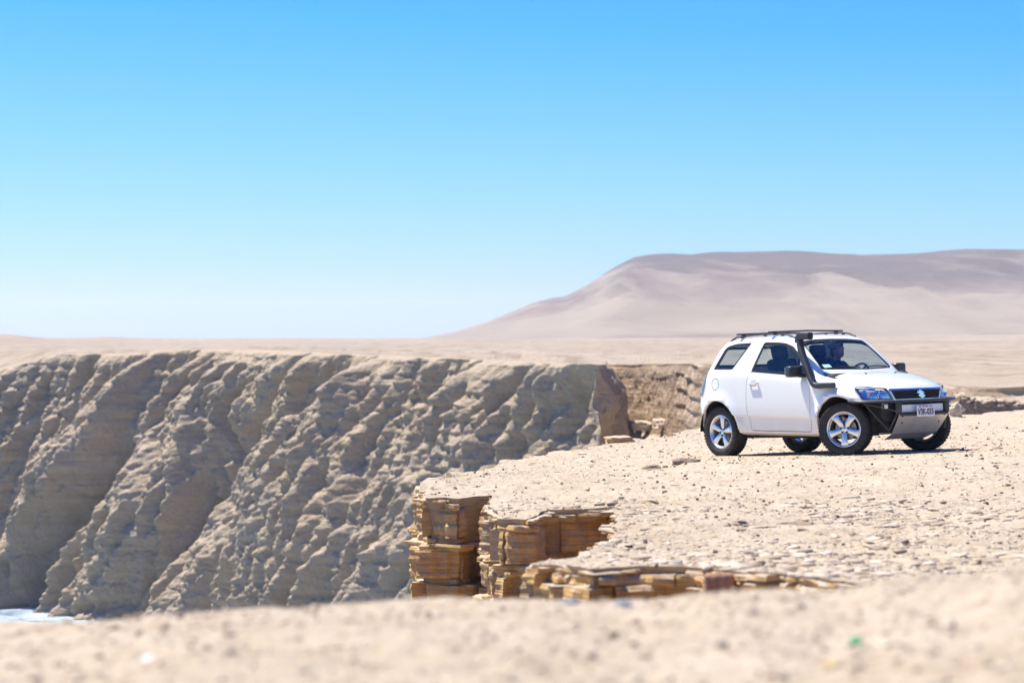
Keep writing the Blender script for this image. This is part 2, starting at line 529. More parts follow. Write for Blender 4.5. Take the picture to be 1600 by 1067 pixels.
# --- broken beds of rock below the rim: every block a piece of its own
def edge_frame(poly):
    seg = np.hypot(*(np.diff(poly, axis=0).T)); s = np.concatenate([[0], np.cumsum(seg)])
    t = np.gradient(poly, axis=0); t /= np.linalg.norm(t, axis=1)[:, None] + 1e-9
    nn = np.stack([t[:, 1], -t[:, 0]], 1)
    for _ in range(4):
        nn[1:-1] = (nn[2:] + nn[:-2] + nn[1:-1]) / 3
    nn /= np.linalg.norm(nn, axis=1)[:, None] + 1e-9
    return s, nn
S_, NN = edge_frame(re_)
mid = re_ + NN * 0.05
if inside(mid, outline).mean() > 0.5: NN = -NN
def at_s(s):
    x = np.interp(s, S_, re_[:, 0]); y = np.interp(s, S_, re_[:, 1])
    nx = np.interp(s, S_, NN[:, 0]); ny = np.interp(s, S_, NN[:, 1])
    l = np.hypot(nx, ny) + 1e-9
    return np.stack([x, y], -1), np.stack([nx / l, ny / l], -1)

def rock_block(s0, s1, zt, zb, off, seed, depth=0.4, rough=1.0):
    L = s1 - s0; n = max(5, int(L / 0.04)); rowsf = int(min(10, max(3, (zt - zb) / 0.025)))
    ss = np.linspace(s0, s1, n)
    P, Nn = at_s(ss)
    prof = [(-depth, 0.0), (-depth * 0.4, 0.0)] + [(0.0, -j / rowsf) for j in range(rowsf + 1)] + [(-depth * 0.4, -1.0), (-depth, -1.0)]
    m = len(prof)
    zgd = zg(P[:, 0], P[:, 1])
    zgd = np.convolve(np.pad(zgd, 4, mode='edge'), np.ones(9) / 9, 'valid')
    tilt = (ss - ss.mean()) * rr.uniform(-0.03, 0.03)
    V = np.zeros((n, m, 3))
    joint = terrace(fbm(P[:, 0] * 2.1 + seed, P[:, 1] * 2.1, seed, 2) * 0.16, 0.04, 0.02)      # vertical joints
    chip = np.clip(pnoise(P[:, 0] * 6 + seed, P[:, 1] * 6, 1.5), 0, 1) * 0.04
    for j, (o, vz) in enumerate(prof):
        zrel = zt + vz * (zt - zb)
        oo = np.full(n, off + o)
        if o == 0:
            edge = (vz > -0.01) or (vz < -0.99)
            lam = pnoise(seed * 3.3 + ss * 0.7, 0.4, zrel * 34) * 0.019 * rough
            lean = pnoise(seed * 1.7, 2.2, zrel * 2.5) * 0.03
            nz = fbm(P[:, 0] * 7 + seed, P[:, 1] * 7, zrel * 16 + seed, 3) * 0.014 * rough
            oo = oo + joint + lam + nz + lean - (0.004 + chip * (vz > -0.01)) * edge
        V[:, j, :2] = P + Nn * oo[:, None]
        V[:, j, 2] = zgd + zrel + tilt + 0.010 * fbm(P[:, 0] * 5 + seed, P[:, 1] * 5 + o, vz + seed, 3) * rough
    F = grid_faces(n, m).tolist()
    F.append([j for j in range(m)]); F.append([(n - 1) * m + j for j in range(m - 1, -1, -1)])
    me = bpy.data.meshes.new('rock_block')
    me.from_pydata([tuple(v) for v in V.reshape(-1, 3)], [], F)
    bm = bmesh.new(); bm.from_mesh(me); bmesh.ops.recalc_face_normals(bm, faces=bm.faces[:]); bm.to_mesh(me); bm.free()
    return link('rock_block', me, M['strata'], ground, smooth=False)

LT = S_[-1]
rr = random.Random(4)
s_corner = float(np.interp(2, np.arange(len(rock_edge)), [S_[np.argmin(np.hypot(*(re_ - np.array(p)).T))] for p in rock_edge]))
sAf = [S_[np.argmin(np.hypot(*(re_ - np.array(rock_edge[i])).T))] for i in range(len(rock_edge))]
#  layer table: top, bottom (m below the rim), outward offset, typical block length
layers = [(-0.012, -0.045, 0.012, 0.35, 0.16), (-0.044, -0.11, 0.0, 0.5, 0.3), (-0.109, -0.40, 0.012, 0.55, 0.4), (-0.399, -0.46, -0.025, 0.7, 0.4), (-0.459, -0.51, 0.03, 0.6, 0.4),
          (-0.509, -0.80, 0.012, 0.6, 0.4), (-0.799, -0.86, -0.02, 0.7, 0.4), (-0.859, -1.04, 0.03, 0.6, 0.4), (-1.039, -1.3, 0.0, 0.7, 0.4), (-1.3, -1.7, 0.02, 0.9, 0.4)]
for k, (zt, zb, off, bl, dep_) in enumerate(layers):
    s = 0.02
    while s < LT - 0.1:
        L = bl * rr.uniform(0.55, 1.6)
        if LT - (s + L) < 0.15: L = LT - s - 0.01
        onA = s < sAf[10]
        o = off * (1.0 if onA else 0.6) + rr.uniform(-0.028, 0.03) * (1.0 if k > 1 else 0.4)
        if not onA and k > 0: o += 0.03 * k * (1 if s > sAf[16] else 0.2)
        g = rr.choice((0.0, 0.001, 0.002, 0.006))
        if not (k > 2 and rr.random() < 0.03):
            rock_block(s + g, s + L - g, zt - rr.uniform(0.0, 0.008), zb + rr.uniform(-0.004, 0.008), o, k * 7.3 + s * 1.7, depth=dep_)
        s += L
# the overhanging flat slab at the tip
# ------------------------------------------------------------------ loose stones
def stone_mesh(name, size, seed, sub=3, flat=1.0, ang=0.35, blocky=0.0):
    bm = bmesh.new()
    bmesh.ops.create_icosphere(bm, subdivisions=sub, radius=1.0)
    co = np.array([v.co[:] for v in bm.verts])
    if blocky:
        p = 2 + 6 * blocky
        co = co / (np.sum(np.abs(co) ** p, axis=1) ** (1 / p))[:, None]
    d = 1 + ang * fbm(co[:, 0] * 0.9 + seed, co[:, 1] * 0.9, co[:, 2] * 0.9, 2) + 0.10 * fbm(co[:, 0] * 3 + seed, co[:, 1] * 3, co[:, 2] * 5, 3)
    d = d + 0.05 * pnoise(seed, 0.3, co[:, 2] * 7)
    co = co * d[:, None]
    co[:, 2] = np.maximum(co[:, 2], -0.55)
    co = co * np.array(size) * 0.5 * np.array([1, 1, flat])
    co[:, 2] -= co[:, 2].min()
    for v, c in zip(bm.verts, co): v.co = c
    me = bpy.data.meshes.new(name); bm.to_mesh(me); bm.free()
    return me
def put_stone(name, px, py, size, seed, mat, label, cat, rz=0.0, sink=0.02, on=None, group=None, **kw):
    me = stone_mesh(name, size, seed, **kw)
    o = link(name, me, mat, smooth=kw.get('sub', 3) >= 4)
    if on is None:
        x, y = gp(px, py)
        o.location = (x, y, drop(x, y) - sink)
    else:
        o.location = Vector(on) - Vector((0, 0, sink))
    o.rotation_euler = (0, 0, rz)
    return tag(o, label, cat, group)
M['clod'] = simple('brown_clod', (0.27, 0.20, 0.145), 0.95, spec=0.1, var=0.35, vscale=14, bump=0.02)
M['palestone'] = simple('pale_sandstone', (0.55, 0.44, 0.33), 0.95, spec=0.1, var=0.3, vscale=6, bump=0.03)
M['greystone'] = simple('grey_stone', (0.36, 0.38, 0.41), 0.9, spec=0.15, var=0.2, vscale=20, bump=0.004)
M['darkstone'] = simple('dark_stone', (0.14, 0.11, 0.095), 0.9, spec=0.15, var=0.3, vscale=20, bump=0.01)

# ------------------------------------------------------------------ far cliff + plateau
def smooth1(a, n):
    for _ in range(n):
        b = a.copy(); b[1:-1] = (a[2:] + a[:-2] + 2 * a[1:-1]) / 4; a = b
    return a
TOPX = [-900, -300, -60, 0, 45, 62, 90, 197, 281, 400, 450, 576, 700, 800, 914, 940, 1083, 1200, 1490, 1560, 1600, 2600]
TOPY = [580, 580, 578, 576, 565, 558, 553, 552, 545, 546, 548, 555, 559, 564, 568, 570, 568, 573, 602, 606, 604, 610]
def billow(x, y, z, oct=2, gain=0.5):
    s, a, f = 0, 1.0, 1.0
    for i in range(oct):
        s = s + a * np.abs(pnoise(x * f + 3.7 * i, y * f + 8.1 * i, z * f - 4.4 * i)); a *= gain; f *= 2.1
    return s
def cliff_sheet(keys, dens, nrow, runk, drpk, vk, scale, seed, lean, corner=0.0, bedw=0.7, fine=0.5):
    """strip of cliff face hung from a rim line given as (photo column, distance)"""
    kp = np.array(keys, float)
    pl = np.stack([(kp[:, 0] - 800) / FPX * kp[:, 1], kp[:, 1]], 1)
    seg = np.hypot(*np.diff(pl, axis=0).T); t = np.concatenate([[0], np.cumsum(seg)])
    n = int(t[-1] / dens)
    tt = np.linspace(0, t[-1], n)
    EX = smooth1(np.interp(tt, t, pl[:, 0]), 40); EY = smooth1(np.interp(tt, t, pl[:, 1]), 40)
    pxc = 800 + FPX * EX / EY
    ZT = EYE - (np.interp(pxc, TOPX, TOPY) - HOR) / FPX * EY
    tx, ty = np.gradient(EX), np.gradient(EY); l = np.hypot(tx, ty)
    tx, ty = smooth1(tx / l, 250), smooth1(ty / l, 250); l = np.hypot(tx, ty)
    hx, hy = ty / l, -tx / l
    v = np.linspace(0, 1, nrow)
    run = np.interp(v, vk, runk)[:, None]; drp = np.interp(v, vk, drpk)[:, None]
    run = run * (1 - corner * sstep(850, 925, pxc) - 0.36 * (corner > 0) * sstep(928, 942, pxc))[None, :]
    zz = ZT[None, :] - drp
    S2 = np.broadcast_to(tt[None, :], zz.shape)
    wx = 6 * fbm(S2 / 34 + seed, zz / 26, 2.2, 2)
    q = S2 - lean * zz + wx
    amp = sstep(0, 0.14, v)[:, None]
    disp = scale * (15.0 * (0.15 + 0.85 * amp) * (billow(q / 22, zz / 75, 0.2 + seed, 2, 0.42) - 0.30)
        + 6.0 * (0.2 + 0.8 * amp) * (billow((q + wx) / 8.0, zz / 36, 3.2 + seed, 2, 0.5) - 0.30)
        + 2.5 * (0.3 + 0.7 * amp) * (billow((S2 - 0.3 * zz) / 3.6, zz / 15, 6.1 + seed, 3, 0.52) - 0.3)
        + 0.8 * ridged(q / 4.0, zz / 9, 5.1, 2, 0.5) * amp)
    disp = disp + fine * (0.4 + scale) * fbm(S2 / 1.6, zz / 1.8, 8.8 + seed, 4, 0.6) * (0.35 + amp)
    bed = terrace(zz + 0.6 * fbm(S2 / 16, zz / 9, 1.1, 3), 1.3, 0.14) - zz
    disp = disp + bedw * bed * (0.25 + 0.75 * sstep(0.6, 0.15, v)[:, None]) * np.clip(0.55 + 1.2 * fbm(S2 / 18, zz / 8, 5.5, 2), 0, 1.2)
    disp = disp * (1 - corner * sstep(922, 941, pxc))[None, :]
    zj = zz + (0.2 + amp) * 0.25 * scale * fbm(S2 / 3.0, zz / 2.5, 12.2, 4)
    zj[0] = ZT
    disp = disp * (0.25 + 0.75 * sstep(0, 0.03, v)[:, None])
    return np.stack([EX[None, :] + hx[None, :] * (run + disp), EY[None, :] + hy[None, :] * (run + disp), zj], -1), pxc
CL, pxL = cliff_sheet([(-900, 470), (-400, 400), (0, 342), (200, 322), (400, 298), (600, 264), (700, 247), (800, 229), (880, 217), (925, 209.5), (939, 207.5), (943, 211), (946, 222), (948, 250)], 0.22, 400,
    [0, 0.8, 1.7, 2.8, 5.6, 8.6, 10.6, 12.0], [0, 0.4, 1.7, 4.6, 13.5, 25.0, 32.5, 36.0], [0, 0.03, 0.08, 0.16, 0.40, 0.70, 0.9, 1.0], 1.0, 0.0, 0.30, 0.6, 0.33, 0.36)
CR, pxR = cliff_sheet([(925, 258), (950, 243), (1000, 233), (1050, 222), (1095, 204), (1180, 170), (1300, 142), (1400, 126), (1490, 113), (1600, 103), (1800, 92), (2600, 75)], 0.16, 150,
    [0, 0.1, 0.6, 1.2, 7.0, 14.0], [0, 0.25, 3.0, 6.5, 11.0, 36.0], [0, 0.03, 0.3, 0.6, 0.8, 1.0], 0.06, 21.0, 0.1, 0.0, 0.55, 0.35)
cliff = link('sea_cliff', mesh_np('sea_cliff', CL.reshape(-1, 3), grid_faces(*CL.shape[:2])), M['cliff'])
tag(cliff, 'tall gullied grey-tan sea cliff across the bay', kind='structure')
gully = link('gully_wall', mesh_np('gully_wall', CR.reshape(-1, 3), grid_faces(*CR.shape[:2])), M['recess'])
tag(gully, 'brown bedded rock wall of the gully behind the car', kind='structure')
cl_bvh = BVHTree.FromPolygons([tuple(p) for p in CL[::2, ::2].reshape(-1, 3)], grid_faces(CL[::2].shape[0], CL[:, ::2].shape[1]).tolist())
gw_bvh = BVHTree.FromPolygons([tuple(p) for p in CR[::2, ::2].reshape(-1, 3)], grid_faces(CR[::2].shape[0], CR[:, ::2].shape[1]).tolist())
def hit(px, py, bvh):
    d = Vector(((px - 800) / FPX, 1, -(py - HOR) / FPX)).normalized()
    return bvh.ray_cast(Vector((0, 0, EYE)), d)[0]
selR = pxR > 947
selL = pxL < 941
RIM = np.concatenate([CL[0][selL], CR[0][selR]])
pxs = 800 + FPX * RIM[:, 0] / RIM[:, 1]
keep = [0]
for i in range(1, len(pxs)):
    if pxs[i] > pxs[keep[-1]] + 0.8: keep.append(i)
RIM = RIM[keep]; pxs = pxs[keep]

# plateau: strips outwards from the cliff rim to the horizon
od = np.concatenate([[0], np.geomspace(0.5, 9000, 190)])
rx, ry = (pxs - 800) / FPX, np.ones_like(pxs)
rl = np.hypot(rx, ry); rx /= rl; ry /= rl
PX = RIM[:, 0][None, :] + rx[None, :] * od[:, None]; PY = RIM[:, 1][None, :] + ry[None, :] * od[:, None]
ZT = RIM[:, 2]
rise = np.interp(pxs, [-900, 0, 600, 1100, 1600, 2600], [0.5, 0.6, 0.7, 2.0, 5.0, 8.0])
wj = np.exp(-((pxs - 944) / 45.0) ** 2)[None, :]            # where the rim steps back into the gully, follow the ground by distance, not by rim
ode = od[:, None] * (1 - wj) + wj * np.clip(PY - 212, 0, None)
ZB = ZT[None, :] * (1 - wj * sstep(0, 6, od)[:, None]) + wj * sstep(0, 6, od)[:, None] * -0.75
base = ZB * np.exp(-ode / 160) + (1 - np.exp(-ode / 160)) * (rise[None, :] * sstep(300, 2200, ode))
und = 0.25 * fbm(PX / 22, PY / 30, 0.4, 4) * sstep(0, 12, od)[:, None] + 0.9 * fbm(PX / 260, PY / 300, 2.4, 3) * sstep(60, 500, od)[:, None]
led = (terrace(1.1 * fbm(PX / 30, PY / 22, 4.4, 3), 0.42, 0.07)) * sstep(1, 10, od)[:, None] * sstep(160, 50, od)[:, None]
dune = 3.4 * np.exp(-((pxs[None, :] + 10) / 75.0) ** 2) * sstep(350, 900, od)[:, None] + 2.0 * np.exp(-((pxs[None, :] - 165) / 45.0) ** 2) * sstep(700, 1500, od)[:, None]
calm = 1 - np.exp(-((pxs - 944) / 32.0) ** 2)[None, :] * sstep(120, 60, od)[:, None]
und = und * calm; led = led * calm
PZ = base + und + (0.42 - 0.25 * sstep(900, 1200, pxs))[None, :] * led + dune
PZ[0] = ZT
pl_me = mesh_np('desert_plateau', np.stack([PX, PY, PZ], -1).reshape(-1, 3), grid_faces(len(od), len(pxs)))
plateau = link('desert_plateau', pl_me, M['plateau'])
tag(plateau, 'flat sandy desert plateau reaching the horizon', kind='structure')
pl_bvh = BVHTree.FromPolygons([tuple(p) for p in np.stack([PX, PY, PZ], -1)[:130].reshape(-1, 3)], grid_faces(130, len(pxs)).tolist())

# hill
hp = np.linspace(560, 2500, 420)
ridge_y = np.interp(hp, [560, 640, 670, 715, 760, 800, 830, 860, 885, 915, 940, 965, 990, 1015, 1050, 1080, 1120, 1180, 1250, 1300, 1350, 1400, 1480, 1560, 1600, 1800, 2500],
                    [534, 530, 527, 517, 503, 487, 474, 466, 462, 446, 430, 415, 402, 398, 397, 399, 395, 393, 392, 396, 398, 397, 394, 390, 390, 396, 420])
RD = 3400.0
HZ = EYE + (HOR - ridge_y) / FPX * RD
w = np.linspace(0, 1, 220)
dep = 1900 + (RD - 1900) * w
prof = np.interp(w, [0, 0.2, 0.5, 0.72, 0.9, 1.0], [0, 0.06, 0.30, 0.58, 0.90, 1.0])
HX = (hp[None, :] - 800) / FPX * dep[:, None]; HY = np.broadcast_to(dep[:, None], HX.shape)
rel = HZ[None, :] * prof[:, None]
env = (np.sin(np.pi * np.clip(w, 0, 1)) ** 0.8)[:, None] * np.clip(HZ / 110, 0, 1)[None, :]
rel = rel + env * (24 * ridged((HX + 0.7 * HY) / 380, (HY - 0.4 * HX) / 1000, 0.7, 4, 0.5) - 11) + env * (11 * ridged((HX + 0.9 * HY) / 150, (HY - 0.3 * HX) / 480, 4.7, 3, 0.5) - 4) + env * 6 * fbm(HX / 160, HY / 260, 3.3, 4)
back = np.linspace(0, 1, 12)[1:]
BX = (hp[None, :] - 800) / FPX * (RD + 2600 * back[:, None]); BY = np.broadcast_to(RD + 2600 * back[:, None], BX.shape)
BZ = HZ[None, :] * (1 - 0.25 * back[:, None] ** 1.5) 
base_drop = -6.0
HV = np.concatenate([np.stack([HX, HY, rel + np.where(w[:, None] < 0.02, base_drop, 0)], -1), np.stack([BX, BY, BZ], -1)], 0)
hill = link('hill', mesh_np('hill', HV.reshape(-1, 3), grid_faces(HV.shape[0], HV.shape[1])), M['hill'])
tag(hill, 'broad dusty pink desert hill on the horizon behind the car', kind='structure')

# sea
sv = np.array([(-9000, 12, -33.0), (700, 12, -33.0), (700, 9000, -33.0), (-9000, 9000, -33.0)])
sea = link('sea', mesh_np('sea', sv, np.array([[0, 1, 2, 3]])), M['sea'])
tag(sea, 'pale foaming sea at the foot of the cliff', kind='structure')

# ------------------------------------------------------------------ loose rock on the clifftop
def prisms(n, xs, ys, zs, size, thick, tilt, rng):
    """n six-sided shards -> V, F"""
    ang = np.sort(rng.uniform(0, 2 * np.pi, (n, 6)) * 0.35 + np.arange(6)[None, :] * (2 * np.pi / 6), axis=1)
    rad = size[:, None] * rng.uniform(0.35, 0.6, (n, 6))
    asp = rng.uniform(0.55, 1.0, n)[:, None]
    lx, ly = rad * np.cos(ang), rad * np.sin(ang) * asp
    top = np.stack([lx * 0.85, ly * 0.85, np.broadcast_to((thick * 0.5)[:, None], lx.shape)], -1)
    bot = np.stack([lx, ly, np.broadcast_to((-thick * 0.5)[:, None], lx.shape)], -1)
    L = np.concatenate([top, bot], 1)                                   # n,12,3
    a, b, c = rng.uniform(0, 2 * np.pi, n), rng.normal(0, tilt, n), rng.normal(0, tilt, n)
    ca, sa, cb, sb, cc, sc = np.cos(a), np.sin(a), np.cos(b), np.sin(b), np.cos(c), np.sin(c)
    x, y, z = L[..., 0], L[..., 1], L[..., 2]
    x, y = x * ca[:, None] - y * sa[:, None], x * sa[:, None] + y * ca[:, None]
    y, z = y * cb[:, None] - z * sb[:, None], y * sb[:, None] + z * cb[:, None]
    x, z = x * cc[:, None] + z * sc[:, None], -x * sc[:, None] + z * cc[:, None]
    V = np.stack([x + xs[:, None], y + ys[:, None], z + zs[:, None]], -1).reshape(-1, 3)
    f = np.array([[0, 1, 2, 3], [0, 3, 4, 5], [9, 8, 7, 6], [11, 10, 9, 6]] + [[k, 6 + k, 6 + (k + 1) % 6, (k + 1) % 6] for k in range(6)])
    F = (f[None] + (np.arange(n) * 12)[:, None, None]).reshape(-1, 4)
    return V, F
def scatter(n, y0, y1, pxa, pxb, rng, power=1.0):
    yy = y0 + (y1 - y0) * rng.uniform(0, 1, n) ** power
    xx = (rng.uniform(pxa, pxb, n) - 800) / FPX * yy
    P = np.stack([xx, yy], 1)
    P = P[inside(P, offset_in)]
    return P
offset_in = outline
def surf_z(P): return np.array([drop(x, y) for x, y in P])
def mat_shard(name, stops):
    n = NT(name)
    at = n.n.new('ShaderNodeAttribute'); at.attribute_name = 'tone'
    nz = n.noise(n.coord(), 40, 3, 0.6)
    col = n.ramp(at.outputs['Fac'], stops)
    col = n.mix(n.ramp(nz, [(0.3, 0.35), (0.6, 0.0)]), col, tuple(c * 0.6 for c in stops[0][1]))
    return n.out(col, 0.92, None, 0.12)
M['shard'] = mat_shard('pale_shale_flakes', [(0.0, (0.38, 0.28, 0.195)), (0.25, (0.47, 0.365, 0.265)), (0.6, (0.57, 0.465, 0.36)), (1.0, (0.65, 0.56, 0.46))])
M['nearshard'] = mat_shard('near_pale_gravel', [(0.0, (0.46, 0.345, 0.245)), (0.5, (0.57, 0.455, 0.345)), (1.0, (0.68, 0.58, 0.48))])
M['pebble'] = mat_shard('dark_pebbles', [(0.0, (0.10, 0.078, 0.068)), (0.4, (0.22, 0.165, 0.13)), (1.0, (0.38, 0.29, 0.21))])
M['foreshard'] = mat_shard('near_tan_stones', [(0.0, (0.33, 0.25, 0.18)), (0.4, (0.45, 0.35, 0.26)), (1.0, (0.62, 0.52, 0.42))])
def stuff_shards(name, label, P, size, thick, tilt, mat, seed, lift=0.25):
    rng = np.random.default_rng(seed)
    n = len(P)
    V, F = prisms(n, P[:, 0], P[:, 1], surf_z(P) + thick * lift, size, thick, tilt, rng)
    me = mesh_np(name, V, F)
    at = me.attributes.new('tone', 'FLOAT', 'POINT')
    at.data.foreach_set('value', np.repeat(rng.uniform(0, 1, n), 12).astype(np.float32))
    o = link(name, me, mat, smooth=False)
    return tag(o, label, 'stones', kind='stuff')
rg = np.random.default_rng(3)
P = np.concatenate([scatter(13000, 13.0, 22, 640, 1680, rg), scatter(15000, 20, 46, 640, 1680, rg, 0.9)])
cl = fbm(P[:, 0] / 1.4, P[:, 1] / 1.0, 6.6, 3)
P = P[cl + rg.normal(0, 0.35, len(P)) > -0.15]
sz = np.clip(rg.lognormal(math.log(0.026), 0.55, len(P)), 0.010, 0.13)
stuff_shards('shale_flakes', 'pale flat rock flakes littering the clifftop around the car', P, sz, np.clip(sz * rg.uniform(0.08, 0.2, len(P)), 0.003, 0.014), 0.09, M['shard'], 8)
P = scatter(4200, 13.3, 24, 780, 1680, rg, 1.2)
cl = fbm(P[:, 0] / 0.9, P[:, 1] / 0.9, 2.6, 3)
P = P[cl + rg.normal(0, 0.2, len(P)) > 0.18]
sz = np.clip(rg.lognormal(math.log(0.07), 0.5, len(P)), 0.02, 0.24)
stuff_shards('shale_plates', 'thin pale shale plates on the ground near the layered ledge', P, sz, np.clip(sz * rg.uniform(0.08, 0.16, len(P)), 0.004, 0.02), 0.06, M['shard'], 18, 0.35)
P = scatter(2600, 14, 48, 640, 1680, rg, 0.9)
sz = np.clip(rg.lognormal(math.log(0.021), 0.45, len(P)), 0.009, 0.06)
stuff_shards('dark_pebbles', 'small dark pebbles scattered over the pale ground', P, sz, sz * rg.uniform(0.4, 0.75, len(P)), 0.3, M['pebble'], 9)
P = scatter(6500, 4.6, 9.2, -60, 1660, rg)
sz = np.clip(rg.lognormal(math.log(0.008), 0.55, len(P)), 0.003, 0.035)
stuff_shards('foreground_gravel', 'blurred pale gravel in the near foreground', P, sz, sz * rg.uniform(0.2, 0.6, len(P)), 0.25, M['nearshard'], 10)

P = scatter(200, 4.7, 8.6, -60, 1660, rg)
sz = np.clip(rg.lognormal(math.log(0.018), 0.45, len(P)), 0.008, 0.045)
stuff_shards('foreground_stones', 'scattered blurred tan stones in the near foreground', P, sz, sz * rg.uniform(0.35, 0.7, len(P)), 0.25, M['foreshard'], 27)
put_stone('flat_slab', 966, 691, (0.44, 0.28, 0.15), 3.1, M['strata'], 'flat brown rock slab lying at the cliff edge left of the car', 'rock', rz=0.15, sub=4, ang=0.3, blocky=0.5)
put_stone('clod', 1017, 726, (0.27, 0.2, 0.09), 5.2, M['clod'], 'low brown clod at the left end of the row of clods', 'rock', rz=0.4, sub=4)
put_stone('clod', 1039, 725, (0.09, 0.08, 0.065), 6.9, M['clod'], 'smallest brown clod in the middle of the row before the rear wheel', 'rock', rz=1.4, sub=4)
put_stone('clod', 1072, 722, (0.38, 0.24, 0.13), 8.4, M['clod'], 'largest brown clod, nearest the rear wheel of the car', 'rock', rz=0.2, sub=4)
put_stone('boulder', 1494, 653, (0.27, 0.26, 0.40), 1.3, M['palestone'], 'pale tan boulder standing just beyond the front bumper of the car', 'boulder', rz=0.5, sub=4, ang=0.4)
put_stone('stone', 1168, 862, (0.10, 0.07, 0.07), 2.7, M['darkstone'], 'single dark stone on the pale ground between the car and the foreground', 'stone', sub=3)
put_stone('stone', 1445, 862, (0.07, 0.06, 0.05), 4.7, M['darkstone'], 'small dark stone on the pale ground below the front of the car', 'stone', sub=3)
put_stone('stone', 1244, 819, (0.34, 0.20, 0.05), 9.9, M['clod'], 'thin brown stone lying flat on the ground in front of the door', 'stone', sub=3)
put_stone('reddish_block', 1123, 905, (0.17, 0.14, 0.15), 12.1, simple('red_brown_rock', (0.34, 0.19, 0.125), 0.92, spec=0.1, var=0.3, vscale=10, bump=0.01), 'small reddish brown rock block set in the near layered ledge', 'rock', sink=0.12, sub=4, blocky=0.8, ang=0.15)
for px, d, sx_, mt, lb in ((975, 7.35, 0.042, 'greystone', 'pale blue-grey pebble on the crest of the near sand'), (892, 7.38, 0.034, 'greystone', 'darker grey pebble on the near crest, left of the pale one'), (1424, 6.5, 0.028, 'palestone', 'white pebble on the near sand at the right')):
    x = (px - 800) / FPX * d
    put_stone('pebble', 0, 0, (sx_ * 1.5, sx_, sx_ * 0.7), px * 0.1, M[mt], lb, 'pebble', on=(x, d, drop(x, d)), sink=0.004, sub=3)
# litter in the foreground
M['green'] = simple('green_plastic', (0.06, 0.36, 0.14), 0.45, var=0.15)
M['yellow'] = simple('yellow_plastic', (0.62, 0.44, 0.13), 0.5, var=0.15)
M['paper'] = simple('white_scrap', (0.78, 0.76, 0.72), 0.8, var=0.1)
def cap_mesh(r, h, name):
    bm = bmesh.new()
    n = 24
    prof = [(0, h), (r * .86, h), (r * .97, h * .9), (r, h * .75), (r, 0), (r * .88, 0), (r * .86, h * .8), (0, h * .82)]
    vs = [[bm.verts.new((p * math.cos(2 * math.pi * k / n) * (1 + .02 * (k % 2) * (0 < z < h * .8)), p * math.sin(2 * math.pi * k / n), z)) for k in range(n)] for p, z in prof]
    for a, b in zip(vs, vs[1:]):
        for k in range(n): bm.faces.new([a[k], a[(k + 1) % n], b[(k + 1) % n], b[k]])
    bmesh.ops.remove_doubles(bm, verts=bm.verts[:], dist=1e-6); bmesh.ops.recalc_face_normals(bm, faces=bm.faces[:])
    me = bpy.data.meshes.new(name); bm.to_mesh(me); bm.free(); return me
def lay(o, px, py, d0, rx_=0.0):
    d = d0
    x = (px - 800) / FPX * d
    o.location = (x, d, drop(x, d) + 0.002); o.rotation_euler = (rx_, 0, 0.4)
def near_depth(px, py):
    best = None
    h = ground_bvh.ray_cast(Vector((0, 0, EYE)), Vector(((px - 800) / FPX, 1, -(py - HOR) / FPX)).normalized())
    return h[0].y
o = link('bottle_cap', cap_mesh(0.015, 0.010, 'bottle_cap'), M['green'], smooth=False); lay(o, 1336, 1006, near_depth(1336, 1006), 0.35)
tag(o, 'green plastic bottle cap lying on the near sand at the right', 'bottle cap')
def scrap_mesh(w, l, name, seed):
    n, m = 9, 6
    gx, gy = np.meshgrid(np.linspace(-l / 2, l / 2, n), np.linspace(-w / 2, w / 2, m))
    z = 0.006 + 0.012 * fbm(gx * 40 + seed, gy * 40, seed, 2)
    gx = gx * (1 + 0.2 * pnoise(gy * 30, seed, 0.5)); gy = gy * (1 + 0.25 * pnoise(gx * 25, seed, 3.5))
    top = np.stack([gx, gy, z + 0.0012], -1).reshape(-1, 3); bot = np.stack([gx, gy, z], -1).reshape(-1, 3)
    f = grid_faces(m, n); N_ = len(top)
    rim = list(range(n)) + [r * n + n - 1 for r in range(1, m)] + [(m - 1) * n + c for c in range(n - 2, -1, -1)] + [r * n for r in range(m - 2, 0, -1)]
    side = [[a, b, b + N_, a + N_] for a, b in zip(rim, rim[1:] + rim[:1])]
    return mesh_np(name, np.concatenate([top, bot]), np.concatenate([f, f[:, ::-1] + N_, np.array(side)]))
o = link('plastic_scrap', scrap_mesh(0.02, 0.045, 'plastic_scrap', 2.0), M['yellow']); lay(o, 1297, 1042, near_depth(1297, 1042))
tag(o, 'yellow plastic scrap on the near sand below the green cap', 'scrap')
o = link('paper_scrap', scrap_mesh(0.016, 0.034, 'paper_scrap', 5.0), M['paper']); lay(o, 230, 1034, near_depth(230, 1034))
tag(o, 'crumpled white scrap on the near sand at the lower left', 'scrap')
# rocks on the far side of the gully and on the cliff
for px, py, wd, hh, sd, lb in ((1536, 651, 1.15, 0.98, 3.3, 'square grey-brown rock block across the gully, right of the car'), (1507, 652, 0.8, 1.15, 5.7, 'dark brown leaning rock across the gully, left of the square block'), (1577, 648, 1.7, 0.85, 8.1, 'long low tan rock across the gully at the right edge')):
    d = 100.0
    x = (px - 800) / FPX * d; zb_ = EYE - (py + 4 - HOR) / FPX * d
    put_stone('gully_rock', 0, 0, (wd, 1.3, hh * 1.25), sd, M['recess'], lb, 'rock', on=(x, d, zb_), sink=0.1, sub=5, blocky=0.7, ang=0.22, flat=1.0)
p = hit(458, 668, cl_bvh)
if p is not None:
    put_stone('perched_boulder', 0, 0, (3.6, 3.0, 2.5), 7.7, M['cliff'], 'brown boulder perched on a ledge of the far cliff', 'boulder', on=tuple(p), sink=0.6, sub=5, ang=0.35)
